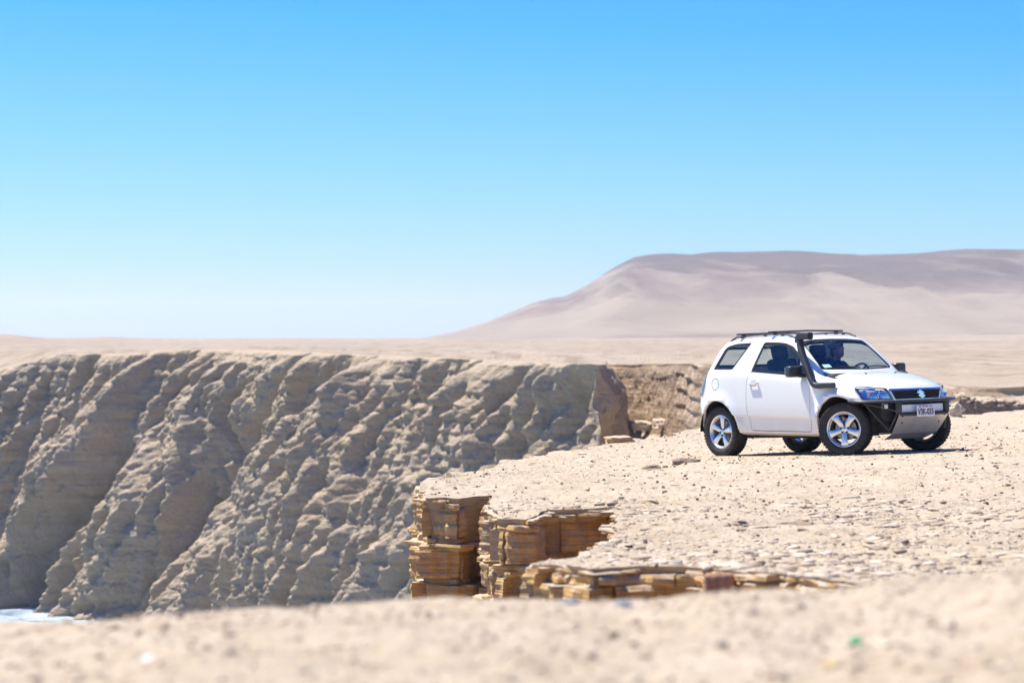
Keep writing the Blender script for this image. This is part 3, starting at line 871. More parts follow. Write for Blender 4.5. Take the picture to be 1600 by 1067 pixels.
for k, (px, py, w_, lb) in enumerate(((985, 668, 2.2, 'pale flat rock at the foot of the gully wall, leftmost of three'), (1012, 668, 2.6, 'jagged rock at the foot of the gully wall, middle of three'), (1036, 664, 1.6, 'tan rock at the foot of the gully wall, rightmost of three'))):
    p = hit(px, py, gw_bvh)
    if p is not None: put_stone('fallen_rock', 0, 0, (w_, 1.6, 1.1), 11.3 + k * 3.1, M['palestone'], lb, 'rock', on=tuple(p), sink=0.25, sub=4, blocky=0.4, ang=0.45)
# ================================================================== CAR  (x forward from the front axle, y left, z up)
CAR_M = Matrix([[*CAR_R[0], CAR_T[0]], [*CAR_R[1], CAR_T[1]], [*CAR_R[2], CAR_T[2]], [0, 0, 0, 1]])
car = empty('parked_car')
car.matrix_world = CAR_M
tag(car, 'white three-door off-road car with snorkel parked on the clifftop', 'car')

def pchip(xs, ys, x):
    xs = np.asarray(xs, float); ys = np.asarray(ys, float); x = np.asarray(x, float)
    if xs[0] > xs[-1]: xs, ys = xs[::-1], ys[::-1]
    h = np.diff(xs); d = np.diff(ys) / h
    m = np.zeros_like(ys)
    for i in range(1, len(xs) - 1):
        if d[i - 1] * d[i] > 0:
            w1 = 2 * h[i] + h[i - 1]; w2 = h[i] + 2 * h[i - 1]
            m[i] = (w1 + w2) / (w1 / d[i - 1] + w2 / d[i])
    m[0], m[-1] = d[0], d[-1]
    x = np.clip(x, xs[0], xs[-1])
    k = np.clip(np.searchsorted(xs, x) - 1, 0, len(h) - 1)
    t = (x - xs[k]) / h[k]
    return (2 * t**3 - 3 * t**2 + 1) * ys[k] + (t**3 - 2 * t**2 + t) * h[k] * m[k] + (-2 * t**3 + 3 * t**2) * ys[k + 1] + (t**3 - t**2) * h[k] * m[k + 1]

SX = [.66, .60, .45, .25, 0, -.25, -.45, -.60, -.80, -1.0, -1.12, -1.3, -1.8, -2.2, -2.45, -2.58, -2.70, -2.82, -2.92, -3.0, -3.05]
T_zb = [.845, .875, .90, .928, .97, 1.015, 1.055, 1.07, 1.085, 1.10, 1.112, 1.13, 1.175, 1.21, 1.22, 1.222, 1.215, 1.185, 1.08, .95, .87]
T_yb = [.70, .755, .795, .815, .83, .845, .855, .858, .86, .862, .863, .864, .862, .855, .845, .835, .825, .815, .80, .78, .75]
T_z8 = [.85, .885, .918, .95, .99, 1.04, 1.10, 1.22, 1.395, 1.54, 1.59, 1.613, 1.625, 1.615, 1.585, 1.50, 1.36, 1.22, 1.10, .96, .875]
T_y8 = [.62, .70, .725, .735, .745, .755, .775, .765, .742, .715, .702, .695, .69, .685, .68, .70, .735, .77, .77, .75, .71]
T_z9 = [.855, .893, .95, .995, 1.045, 1.09, 1.13, 1.255, 1.43, 1.575, 1.625, 1.652, 1.665, 1.655, 1.625, 1.535, 1.385, 1.235, 1.11, .965, .88]
T_y9 = [.56, .60, .62, .63, .64, .66, .70, .69, .668, .645, .632, .622, .615, .61, .61, .62, .65, .68, .68, .66, .62]
T_zc = [.862, .905, .972, 1.025, 1.085, 1.128, 1.235, 1.335, 1.472, 1.605, 1.652, 1.675, 1.692, 1.684, 1.658, 1.565, 1.41, 1.25, 1.12, .97, .885]
T_w = [.86, .90, .945, .975, 1, 1, 1, 1, 1, 1, 1, 1, 1, 1, 1, .99, .975, .955, .93, .905, .87]
T_zs = [.30, .30, .30, .30, .29, .29, .295, .299, .305, .31, .313, .318, .332, .342, .35, .38, .40, .41, .415, .42, .43]
stx = np.unique(np.round(np.concatenate([np.linspace(-3.05, -2.4, 26), np.linspace(-2.4, -1.2, 34), np.linspace(-1.2, -.2, 36), np.linspace(-.2, .66, 34)]), 4))
def TI(tab): return pchip(SX, tab, stx)
zb, yb, z8, y8, z9, y9, zc, wv, zs = [TI(t) for t in (T_zb, T_yb, T_z8, T_y8, T_z9, T_y9, T_zc, T_w, T_zs)]
zcr = .50 - .043 * stx
NSEG = [3, 2, 4, 1, 3, 4, 3, 5, 3, 4, 4]
rings_, segid = [], None
for i, x in enumerate(stx):
    zb_ = zb[i]; zw = min(.80, zb_ - .12)
    zc_ = min(zcr[i], zw - .06)
    P = [(0, zs[i] - .04), (.70 * wv[i], zs[i] - .04), (.835 * wv[i], zs[i]), (.862 * wv[i], zc_ - .018), (.884 * wv[i], zc_), (.896 * wv[i], zw), (min(.886 * wv[i], yb[i] + .03), zb_ - .07), (yb[i], zb_),
         (.5 * (yb[i] + y8[i]) + .010, .5 * (zb_ + z8[i])), (y8[i], z8[i]), (y9[i], z9[i]), (y9[i] * .55, z9[i] + .74 * (zc[i] - z9[i]))]
    P.append((0, zc[i]))
    P = np.array(P)
    s = np.concatenate([[0], np.cumsum(np.hypot(*np.diff(P, axis=0).T) + 1e-6)])
    nseg = [4, 2, 3, 1, 3, 4, 3, 4, 4, 2, 4, 4]
    us, sg = [], []
    for k, n_ in enumerate(nseg):
        us += list(s[k] + (s[k + 1] - s[k]) * np.arange(n_) / n_); sg += [k] * n_
    us.append(s[-1])
    us = np.array(us)
    yy = pchip(s, P[:, 0], us); z_ = pchip(s, P[:, 1], us)
    rings_.append(np.stack([np.full_like(yy, x), yy, z_], 1)); segid = sg
RG = np.array(rings_)                                       # stations x half-ring
def warp(A):
    A = A.copy(); x, y, z = A[..., 0], A[..., 1], A[..., 2]
    ay = np.clip(np.abs(y) / .8, 0, 1.15)
    x2 = x - .29 * ay ** 2.6 * sstep(-.15, .62, x) + .13 * ay ** 3 * sstep(-2.35, -2.95, x)
    for ax in (0.0, -2.44):
        r = np.hypot((x2 - ax) / .93, z - .36)
        b = .045 * np.exp(-((r - .465) / .06) ** 2) * sstep(.30, .45, z) * sstep(.6, .8, np.abs(y)) * sstep(zmaxf, zmaxf - .1, z)
        y = y + np.sign(y) * b
    A[..., 0] = x2; A[..., 1] = y
    return A
zmaxf = 1.02
half = RG.shape[1]
left = RG
right = RG[:, 1:-1][:, ::-1] * np.array([1, -1, 1])
full = np.concatenate([left, right], 1)
ncol = full.shape[1]
fullw = warp(full)
BV = [fullw.reshape(-1, 3)]; BF = grid_faces(len(stx), ncol, close=True).tolist()
fm = []
for r_ in range(len(stx) - 1):
    for c_ in range(ncol):
        k = segid[min(c_, half - 2)] if c_ < half - 1 else segid[max(0, min(half - 2, 2 * (half - 1) - c_ - 1))]
        fm.append(1 if k <= 1 else 0)
base_n = len(stx) * ncol
for end in (0, len(stx) - 1):                                # caps, bowed like the rest
    nc = 15; capv = []
    for j in range(half):
        y = RG[end, j, 1]
        t = np.linspace(-1, 1, nc) * y
        capv.append(np.stack([np.full(nc, stx[end]), t, np.full(nc, RG[end, j, 2])], 1))
    capv = warp(np.array(capv)); o_ = sum(len(b) for b in BV)
    BV.append(capv.reshape(-1, 3))
    f = (grid_faces(half, nc) + o_).tolist(); BF += f; fm += [0] * len(f)
bm = bmesh.new()
for v_ in np.concatenate(BV): bm.verts.new(v_)
bm.verts.ensure_lookup_table()
for f, mi in zip(BF, fm):
    try:
        fc = bm.faces.new([bm.verts[i] for i in f]); fc.material_index = mi
    except ValueError: pass
bmesh.ops.remove_doubles(bm, verts=bm.verts[:], dist=2e-4)
bmesh.ops.dissolve_degenerate(bm, edges=bm.edges[:], dist=1e-5)
bmesh.ops.recalc_face_normals(bm, faces=bm.faces[:])
skin_me = bpy.data.meshes.new('skin'); bm.to_mesh(skin_me)
skin_bvh = BVHTree.FromBMesh(bm); bm.free()

def evaluated(o):
    dg = bpy.context.evaluated_depsgraph_get()
    return bpy.data.meshes.new_from_object(o.evaluated_get(dg))
def temp(me):
    o = bpy.data.objects.new('tmp', me); COL.objects.link(o); return o
def kill(o): bpy.data.objects.remove(o, do_unlink=True)
so = temp(skin_me)
for _ in range(4): skin_me.materials.append(None)
md = so.modifiers.new('s', 'SOLIDIFY'); md.thickness = .028; md.offset = -1; md.material_offset = 2; md.use_even_offset = False
bpy.context.view_layer.update()
shell = evaluated(so); kill(so)

def boolean(me, cut, op):
    a, b = temp(me), temp(cut)
    m = a.modifiers.new('b', 'BOOLEAN'); m.operation = op; m.solver = 'EXACT'; m.object = b
    bpy.context.view_layer.update()
    r = evaluated(a); kill(a); kill(b)
    return r
def prism(poly, axis, lo, hi):
    """closed prism from a polygon in the two other axes"""
    def mk(p, t):
        return {'x': (t, p[0], p[1]), 'y': (p[0], t, p[1]), 'z': (p[0], p[1], t)}[axis]
    n_ = len(poly)
    V = [mk(p, lo) for p in poly] + [mk(p, hi) for p in poly]
    F = [list(range(n_)), list(range(2 * n_ - 1, n_ - 1, -1))] + [[i, (i + 1) % n_, n_ + (i + 1) % n_, n_ + i] for i in range(n_)]
    me = bpy.data.meshes.new('prism'); me.from_pydata(V, [], F)
    b = bmesh.new(); b.from_mesh(me); bmesh.ops.recalc_face_normals(b, faces=b.faces[:]); b.to_mesh(me); b.free()
    return me
def offset_poly(P, d):
    P = np.asarray(P, float); a = area(P); n_ = len(P); out = []
    for i in range(n_):
        e1 = P[i] - P[i - 1]; e2 = P[(i + 1) % n_] - P[i]
        n1 = np.array([e1[1], -e1[0]]) / (np.hypot(*e1) + 1e-9); n2 = np.array([e2[1], -e2[0]]) / (np.hypot(*e2) + 1e-9)
        m_ = n1 + n2; m_ = m_ / max(0.5, (m_ @ m_) / 2) 
        out.append(P[i] + m_ * d * (1 if a > 0 else -1))
    return np.array(out)
def rounded(P, r, n_=4):
    P = np.asarray(P, float); out = []
    for i in range(len(P)):
        a, b, c = P[i - 1], P[i], P[(i + 1) % len(P)]
        u = (a - b); w_ = (c - b); lu, lw = np.hypot(*u), np.hypot(*w_)
        rr_ = min(r, lu * .45, lw * .45)
        p0, p1 = b + u / lu * rr_, b + w_ / lw * rr_
        for t in np.linspace(0, 1, n_ + 1):
            out.append((1 - t) ** 2 * p0 + 2 * t * (1 - t) * b + t * t * p1)
    return np.array(out)
def arch_poly(ax, dr=0.0):
    a = np.linspace(0, math.pi, 25)
    P = [(ax + (.408 + dr) * math.cos(t), .36 + (.435 + dr) * math.sin(t)) for t in a]
    return np.array([(ax + .435 + dr, -.05)] + P + [(ax - .435 - dr, -.05)])

DW = rounded([(-1.735, 1.187), (-.575, 1.082), (-.70, 1.25), (-.845, 1.405), (-.975, 1.507), (-1.13, 1.558), (-1.30, 1.577), (-1.575, 1.59)], .035)
QW = rounded([(-2.565, 1.24), (-2.13, 1.226), (-1.835, 1.594), (-2.17, 1.593), (-2.335, 1.565), (-2.40, 1.53)], .03)
WS = rounded([(-.675, 1.165), (0, 1.148), (.675, 1.165), (.60, 1.575), (.3, 1.598), (0, 1.603), (-.3, 1.598), (-.60, 1.575)], .03)
RW = rounded([(-.62, 1.27), (.62, 1.27), (.54, 1.56), (-.54, 1.56)], .06)
DOOR = rounded([(-.575, .33), (-.53, .65), (-.53, 1.071), (-1.745, 1.181), (-1.80, 1.02), (-1.815, .72), (-1.77, .366)], .03)
HOOD = rounded([(-.455, .705), (-.30, .40), (-.26, 0), (-.30, -.40), (-.455, -.705), (.10, -.715), (.33, -.70), (.52, -.48), (.605, -.2), (.615, 0), (.605, .2), (.52, .48), (.33, .70), (.10, .715)], .02)
for s_ in (-1, 1):
    lo, hi = (-1.2, -.5) if s_ < 0 else (.5, 1.2)
    for ax in (0.0, -2.44): shell = boolean(shell, prism(arch_poly(ax), 'y', lo, hi), 'DIFFERENCE')
    shell = boolean(shell, prism(DW, 'y', lo, hi), 'DIFFERENCE')
    shell = boolean(shell, prism(QW, 'y', lo, hi), 'DIFFERENCE')
shell = boolean(shell, prism(WS, 'x', -1.25, -.1), 'DIFFERENCE')
shell = boolean(shell, prism(RW, 'x', -3.2, -2.4), 'DIFFERENCE')
shell = boolean(shell, prism([(.27, -1.2), (1.0, -1.2), (1.0, 1.2), (.27, 1.2)], 'z', -.2, .718), 'DIFFERENCE')
doors = {}
for s_ in (-1, 1):
    lo, hi = (-1.2, -.6) if s_ < 0 else (.6, 1.2)
    doors[s_] = boolean(shell, prism(DOOR, 'y', lo, hi), 'INTERSECT')
    shell = boolean(shell, prism(offset_poly(DOOR, .009), 'y', lo, hi), 'DIFFERENCE')
hoodme = boolean(shell, prism(HOOD, 'z', .80, 1.5), 'INTERSECT')
shell = boolean(shell, prism(offset_poly(HOOD, .008), 'z', .80, 1.5), 'DIFFERENCE')

# ---- car materials
def mat_paint():
    n = NT('white_car_paint')
    nz = n.noise(n.coord(), 3.0, 5, 0.6)
    sx = n.n.new('ShaderNodeSeparateXYZ'); n.link(n.coord(), sx.inputs[0])
    dustf = n.math('MULTIPLY', n.ramp(sx.outputs['Z'], [(0.25, 0.55), (0.62, 0.0)]), n.ramp(nz, [(0.3, 0.2), (0.7, 1.0)]))
    col = n.mix(dustf, (0.83, 0.815, 0.775), (0.60, 0.50, 0.39))
    m = n.out(col, n.ramp(dustf, [(0.0, 0.28), (0.5, 0.7)]), None, 0.5)
    n.b.inputs['Coat Weight'].default_value = 0.8; n.b.inputs['Coat Roughness'].default_value = 0.05
    return m
def mat_glass(name, tint, refl=0.10, rough=0.0):
    m = bpy.data.materials.new(name); m.use_nodes = True
    t = m.node_tree; t.nodes.clear()
    o = t.nodes.new('ShaderNodeOutputMaterial'); tr = t.nodes.new('ShaderNodeBsdfTransparent'); gl = t.nodes.new('ShaderNodeBsdfGlossy')
    mx = t.nodes.new('ShaderNodeMixShader'); fr = t.nodes.new('ShaderNodeLayerWeight'); fr.inputs['Blend'].default_value = 0.5; pw = t.nodes.new('ShaderNodeMath'); pw.operation = 'POWER'; pw.inputs[1].default_value = 5.0
    ad = t.nodes.new('ShaderNodeMath'); ad.operation = 'MULTIPLY_ADD'; ad.inputs[1].default_value = 1.0; ad.inputs[2].default_value = refl
    nz = t.nodes.new('ShaderNodeTexNoise'); nz.inputs['Scale'].default_value = 3
    mc = t.nodes.new('ShaderNodeMix'); mc.data_type = 'RGBA'
    mc.inputs[6].default_value = (*[c * 0.93 for c in tint], 1); mc.inputs[7].default_value = (*tint, 1)
    t.links.new(nz.outputs['Fac'], mc.inputs[0]); t.links.new(mc.outputs[2], tr.inputs['Color'])
    gl.inputs['Roughness'].default_value = rough
    t.links.new(fr.outputs['Facing'], pw.inputs[0]); t.links.new(pw.outputs[0], ad.inputs[0]); ad.use_clamp = True; t.links.new(ad.outputs[0], mx.inputs[0])
    t.links.new(tr.outputs[0], mx.inputs[1]); t.links.new(gl.outputs[0], mx.inputs[2]); t.links.new(mx.outputs[0], o.inputs[0])
    return m
M['paint'] = mat_paint()
M['under'] = simple('black_underbody', (0.035, 0.033, 0.032), 0.85, spec=0.2, var=0.4, vscale=12)
M['cabin'] = simple('dark_cabin_trim', (0.06, 0.065, 0.075), 0.8, spec=0.25, var=0.2)
M['blackpl'] = simple('satin_black_plastic', (0.028, 0.029, 0.032), 0.42, spec=0.5, var=0.25, vscale=10)
M['frit'] = simple('black_window_seal', (0.02, 0.021, 0.024), 0.35, spec=0.5, var=0.2)
M['glass'] = mat_glass('tinted_car_glass', (0.80, 0.89, 0.91), 0.085)
M['wsglass'] = mat_glass('windscreen_glass', (0.82, 0.93, 0.93), 0.085)
M['lens'] = mat_glass('clear_lamp_lens', (0.85, 0.90, 0.97), 0.12)
M['tyre'] = simple('dusty_tyre_rubber', (0.045, 0.043, 0.043), 0.85, spec=0.25, var=0.35, vscale=18, bump=0.003)
M['alloy'] = simple('silver_alloy', (0.78, 0.78, 0.79), 0.30, metal=0.85, spec=0.5, var=0.08, vscale=9)
M['chrome'] = simple('chrome', (0.80, 0.82, 0.86), 0.12, metal=1.0, var=0.05)
M['reflector'] = simple('blue_tinted_reflector', (0.42, 0.58, 0.80), 0.18, metal=0.9, var=0.25, vscale=30)
M['amber'] = simple('amber_lens', (0.75, 0.22, 0.06), 0.25, var=0.15, vscale=40)
M['tube'] = simple('black_steel_tube', (0.03, 0.03, 0.032), 0.38, spec=0.5, var=0.3, vscale=14)
M['alu'] = simple('scuffed_aluminium_plate', (0.78, 0.71, 0.61), 0.36, metal=0.65, var=0.16, vscale=5)
M['whitepl'] = simple('white_metal_beam', (0.85, 0.85, 0.83), 0.45, var=0.06)
M['platew'] = simple('white_number_plate', (0.80, 0.80, 0.80), 0.5, var=0.04)
M['ink'] = simple('black_plate_ink', (0.02, 0.02, 0.03), 0.5, var=0.1)
M['redink'] = simple('faded_red_plate_ink', (0.55, 0.16, 0.12), 0.6, var=0.3, vscale=60)
M['seat'] = simple('charcoal_seat_fabric', (0.055, 0.06, 0.07), 0.95, spec=0.1, var=0.25, vscale=30)
M['red'] = simple('red_lamp_lens', (0.45, 0.03, 0.03), 0.2, var=0.2)
M['sticker'] = simple('pale_cyan_sticker', (0.45, 0.75, 0.78), 0.6, var=0.3, vscale=40)
M['disc'] = simple('brake_disc_steel', (0.33, 0.31, 0.29), 0.4, metal=0.8, var=0.2)

PAINT4 = [M['paint'], M['under'], M['cabin'], M['under']]
def smooth_by_angle(o, deg=35):
    b = bmesh.new(); b.from_mesh(o.data)
    for e in b.edges:
        if len(e.link_faces) == 2 and e.calc_face_angle(0) > R(deg): e.smooth = False
    for f in b.faces: f.smooth = True
    b.to_mesh(o.data); b.free()
def cpart(name, me, mats, parent=None, ang=35):
    me.materials.clear()
    o = link(name, me, mats, parent if parent is not None else car, smooth=False)
    smooth_by_angle(o, ang)
    return o
body = cpart('body', shell, PAINT4)
door_o = {s_: cpart('door', doors[s_], PAINT4) for s_ in (-1, 1)}
hood = cpart('hood', hoodme, PAINT4)

def cast(p, d):
    h = skin_bvh.ray_cast(Vector(p), Vector(d))
    return (h[0], h[1]) if h[0] is not None else (None, None)
def surf(pts2, axis, side, off):
    """project 2d points onto the car skin; side gives the ray's side"""
    out = []
    last = None
    for a, b in pts2:
        if axis == 'y': p, d = (a, side * 2.0, b), (0, -side, 0)
        else: p, d = (side * 5.0, a, b), (-side, 0, 0)
        h, n_ = cast(p, d)
        if h is None: h, n_ = (last if last else (Vector((0, 0, 0)), Vector((0, 0, 1))))
        last = (h, n_)
        if n_.dot(Vector(d)) > 0: n_ = -n_
        out.append(tuple(h + n_ * off))
    return out
def patch(name, poly, axis, side, off, mat, parent=None, step=.045):
    P = np.asarray(poly, float)
    P = densify(np.concatenate([P, P[:1]]), step)[:-1]
    lo, hi = P.min(0), P.max(0)
    gx, gy = np.meshgrid(np.arange(lo[0], hi[0], step), np.arange(lo[1], hi[1], step))
    G = np.stack([gx.ravel(), gy.ravel()], 1) + 1e-4
    G = G[inside(G, offset_poly(P, -step * .4))]
    r_ = delaunay_2d_cdt([Vector(p) for p in np.concatenate([P, G])], [], [list(range(len(P)))], 2, 1e-6)
    V = surf([tuple(v) for v in r_[0]], axis, side, off)
    me = bpy.data.meshes.new(name); me.from_pydata(V, [], [list(f) for f in r_[2]])
    b = bmesh.new(); b.from_mesh(me)
    want = Vector((0, side, 0)) if axis == 'y' else Vector((side, 0, 0))
    b.normal_update()
    bmesh.ops.reverse_faces(b, faces=[f for f in b.faces if f.normal.dot(want) < 0])
    b.to_mesh(me); b.free()
    return cpart(name, me, mat, parent)
def ring_patch(name, poly, width, axis, side, off, mat, parent=None, step=.03):
    P = np.asarray(poly, float); P = densify(np.concatenate([P, P[:1]]), step)[:-1]
    I = offset_poly(P, -width); n_ = len(P)
    V = surf([tuple(p) for p in P], axis, side, off) + surf([tuple(p) for p in I], axis, side, off)
    F = [(i, (i + 1) % n_, n_ + (i + 1) % n_, n_ + i) for i in range(n_)]
    me = bpy.data.meshes.new(name); me.from_pydata(V, [], F)
    return cpart(name, me, mat, parent)
for s_ in (-1, 1):
    w_ = patch('side_window', offset_poly(DW, .006), 'y', s_, -.014, M['glass'])
    ring_patch('window_seal', offset_poly(DW, .003), .04, 'y', s_, -.007, M['frit'], w_)
    w_ = patch('quarter_window', offset_poly(QW, .006), 'y', s_, -.014, M['glass'])
    ring_patch('window_seal', offset_poly(QW, .003), .035, 'y', s_, -.007, M['frit'], w_)
ws = patch('windscreen', offset_poly(WS, .006), 'x', 1, -.014, M['wsglass'])
ring_patch('window_seal', offset_poly(WS, .003), .028, 'x', 1, -.007, M['frit'], ws)
patch('sticker', [(-.60, 1.20), (-.49, 1.20), (-.49, 1.245), (-.60, 1.245)], 'x', 1, -.010, M['sticker'], ws, .03)
patch('sticker', [(-.05, 1.575), (.06, 1.575), (.06, 1.59), (-.05, 1.59)], 'x', 1, -.010, M['whitepl'], ws, .03)
rw = patch('rear_window', offset_poly(RW, .006), 'x', -1, -.014, M['glass'])
ring_patch('window_seal', offset_poly(RW, .003), .04, 'x', -1, -.007, M['frit'], rw)

def merge(parts):
    """parts: list of (V, F) -> one mesh"""
    V, F = [], []
    for v_, f_ in parts:
        o_ = len(V); V += [tuple(p) for p in v_]; F += [[i + o_ for i in f] for f in f_]
    me = bpy.data.meshes.new('m'); me.from_pydata(V, [], F)
    b = bmesh.new(); b.from_mesh(me); bmesh.ops.recalc_face_normals(b, faces=b.faces[:]); b.to_mesh(me); b.free()
    return me
def boxg(c, s, rot=None, bev=0.0):
    b = bmesh.new(); bmesh.ops.create_cube(b, size=1.0)
    for v_ in b.verts: v_.co = Vector((v_.co.x * s[0], v_.co.y * s[1], v_.co.z * s[2]))
    if bev: bmesh.ops.bevel(b, geom=b.edges[:], offset=bev, segments=3, affect='EDGES', profile=.6)
    m_ = Matrix.Translation(c) @ (rot.to_4x4() if rot is not None else Matrix.Identity(4))
    b.transform(m_); b.verts.index_update()
    V = [tuple(v_.co) for v_ in b.verts]; F = [[v_.index for v_ in f.verts] for f in b.faces]; b.free()
    return V, F
def tube(path, r, n_=12, sec=None, up=None):
    """sweep a circle (or closed section of (a,b) points) along a path"""
    P = [Vector(p) for p in path]
    if sec is None: sec = [(math.cos(2 * math.pi * k / n_), math.sin(2 * math.pi * k / n_)) for k in range(n_)]
    rad = r if isinstance(r, (list, tuple)) else [r] * len(P)
    V = []; prev = None
    for i, p in enumerate(P):
        t = (P[min(i + 1, len(P) - 1)] - P[max(i - 1, 0)]).normalized()
        ref = Vector(up) if up is not None else (Vector((0, 0, 1)) if abs(t.z) < .9 else Vector((1, 0, 0)))
        a = t.cross(ref).normalized(); b_ = a.cross(t).normalized()
        V += [tuple(p + a * s0 * rad[i] + b_ * s1 * rad[i]) for s0, s1 in sec]
    m_ = len(sec)
    F = [[i * m_ + j, i * m_ + (j + 1) % m_, (i + 1) * m_ + (j + 1) % m_, (i + 1) * m_ + j] for i in range(len(P) - 1) for j in range(m_)]
    F += [list(range(m_ - 1, -1, -1)), [(len(P) - 1) * m_ + j for j in range(m_)]]
    return V, F
def spline(P, n_=6):
    P = [Vector(p) for p in P]; out = []
    for i in range(len(P) - 1):
        p0, p1, p2, p3 = P[max(i - 1, 0)], P[i], P[i + 1], P[min(i + 2, len(P) - 1)]
        for k in range(n_):
            t = k / n_
            out.append(.5 * ((2 * p1) + (p2 - p0) * t + (2 * p0 - 5 * p1 + 4 * p2 - p3) * t * t + (3 * p1 - p0 - 3 * p2 + p3) * t ** 3))
    out.append(P[-1]); return out
def lathe(prof, n_=48, axis='y', closed=False):
    """revolve (radius, offset) profile about the axis"""
    V, F = [], []; m_ = len(prof)
    for k in range(n_):
        a = 2 * math.pi * k / n_; c, s = math.cos(a), math.sin(a)
        V += [(r_ * c, o_, r_ * s) for r_, o_ in prof]
    for k in range(n_):
        k2 = (k + 1) % n_
        for j in range(m_ if closed else m_ - 1):
            j2 = (j + 1) % m_
            F.append([k * m_ + j, k2 * m_ + j, k2 * m_ + j2, k * m_ + j2])
    return V, F

# ---- wheels
def make_wheel():
    RT = .357
    tyre_prof = [(.228, -.075), (.250, -.105), (.285, -.118), (.318, -.117), (.338, -.106), (.347, -.088), (.349, -.03), (.349, .03), (.347, .088), (.338, .106), (.318, .117), (.285, .118), (.250, .105), (.228, .075), (.222, .0)]
    me_t = merge([lathe(tyre_prof, 72, closed=True)])
    blocks = []
    nb_ = 46
    for k in range(nb_):
        for row, (yo, wd, ln, ph) in enumerate([(-.085, .046, .030, 0.0), (-.03, .042, .032, .5), (.03, .042, .032, 0.0), (.085, .046, .030, .5)]):
            a = 2 * math.pi * (k + ph) / nb_
            rot = Matrix.Rotation(-a, 3, 'Y')
            c = Vector((math.cos(a), 0, math.sin(a))) * (.3485 if abs(yo) < .05 else .345); c.y = yo
            blocks.append(boxg(c, (.020, wd, ln), rot @ Matrix.Rotation(R(12 if row % 2 else -12), 3, 'X')))
        a = 2 * math.pi * (k + .25) / nb_
        for yo in (-.106, .106):
            rot = Matrix.Rotation(-a, 3, 'Y') @ Matrix.Rotation(R(-50 if yo > 0 else 50), 3, 'Z')
            c = Vector((math.cos(a), 0, math.sin(a))) * .333; c.y = yo
            blocks.append(boxg(c, (.014, .034, .026), rot))
    me_b = merge(blocks)
    barrel = merge([lathe([(.205, -.062), (.228, -.078), (.238, -.090), (.240, -.096), (.234, -.0985), (.226, -.094), (.214, -.080), (.203, -.02), (.196, .06), (.225, .085), (.230, .08), (.212, .05)], 64)])
    spokes = []
    for k in range(5):
        a = math.pi / 2 + 2 * math.pi * k / 5
        V, F = [], []
        prof = [(.035, .036, -.062), (.075, .032, -.074), (.12, .034, -.082), (.17, .041, -.086), (.212, .052, -.085), (.222, .056, -.078)]
        for (rr_, hw, yo) in prof:
            V += [(rr_, yo + .006, -hw), (rr_, yo, -hw * .72), (rr_, yo - .004, 0), (rr_, yo, hw * .72), (rr_, yo + .006, hw), (rr_, yo + .034, hw * .9), (rr_, yo + .034, -hw * .9)]
        m_ = 7
        F = [[i * m_ + j, i * m_ + (j + 1) % m_, (i + 1) * m_ + (j + 1) % m_, (i + 1) * m_ + j] for i in range(len(prof) - 1) for j in range(m_)]
        F += [list(range(m_)), [(len(prof) - 1) * m_ + j for j in range(m_ - 1, -1, -1)]]
        c, s = math.cos(a), math.sin(a)
        spokes.append(merge([([(x * c - z * s, y, x * s + z * c) for x, y, z in V], F)]))
    hubm = merge([lathe([(.0, -.072), (.024, -.071), (.030, -.066), (.062, -.062), (.066, -.045), (.066, .0)], 32)])
    nuts = []
    for k in range(5):
        a = -math.pi / 2 + 2 * math.pi * k / 5
        nv, nf = lathe([(.0, -.018), (.008, -.018), (.0085, -.004), (.0125, -.003), (.013, .004)], 8)
        nuts.append(merge([([(x + .052 * math.cos(a), y - .068, z + .052 * math.sin(a)) for x, y, z in nv], nf)]))
    discm = merge([lathe([(.06, .0), (.150, .0), (.150, .022), (.06, .022)], 40), boxg((-.115, .01, .05), (.07, .06, .15), None, .012)])
    back = merge([lathe([(.0, .055), (.20, .055), (.205, .07), (.0, .07)], 40)])
    return dict(tyre=me_t, blocks=me_b, barrel=barrel, spokes=spokes, hub=hubm, nuts=nuts, disc=discm, back=back)
WM = make_wheel()
for me_, mt in ((WM['tyre'], 'tyre'), (WM['blocks'], 'tyre'), (WM['barrel'], 'alloy'), (WM['hub'], 'alloy'), (WM['disc'], 'disc'), (WM['back'], 'under')): me_.materials.append(M[mt])
for me_ in WM['spokes']: me_.materials.append(M['alloy'])
for me_ in WM['nuts']: me_.materials.append(M['tube'])
_sm = set()
def wpart(name, me, parent):
    o = bpy.data.objects.new(name, me); COL.objects.link(o); o.parent = parent
    if me.name not in _sm:
        _sm.add(me.name); smooth_by_angle(o, 40)
    return o
def place_wheel(x, y, steer, spin):
    w_ = wpart('wheel', WM['barrel'], car)
    w_.location = (x, y, .352)
    w_.rotation_euler = Matrix.Rotation(steer + (math.pi if y > 0 else 0), 3, 'Z').to_euler() 
    w_.rotation_mode = 'QUATERNION'
    w_.rotation_quaternion = (Matrix.Rotation(steer + (math.pi if y > 0 else 0), 3, 'Z') @ Matrix.Rotation(spin, 3, 'Y')).to_quaternion()
    ty_ = wpart('tyre', WM['tyre'], w_); tb = wpart('tread', WM['blocks'], w_)
    for s in WM['spokes']: wpart('spoke', s, w_)
    wpart('hub_cap', WM['hub'], w_)
    for s in WM['nuts']: wpart('lug_nut', s, w_)
    wpart('brake_disc', WM['disc'], w_)
    return w_
STEER = R(27)
place_wheel(-2.44, -.745, 0, R(8))
place_wheel(-2.44, .745, 0, R(30))
place_wheel(0, -.745, STEER, R(36))
place_wheel(0, .745, STEER, R(15))

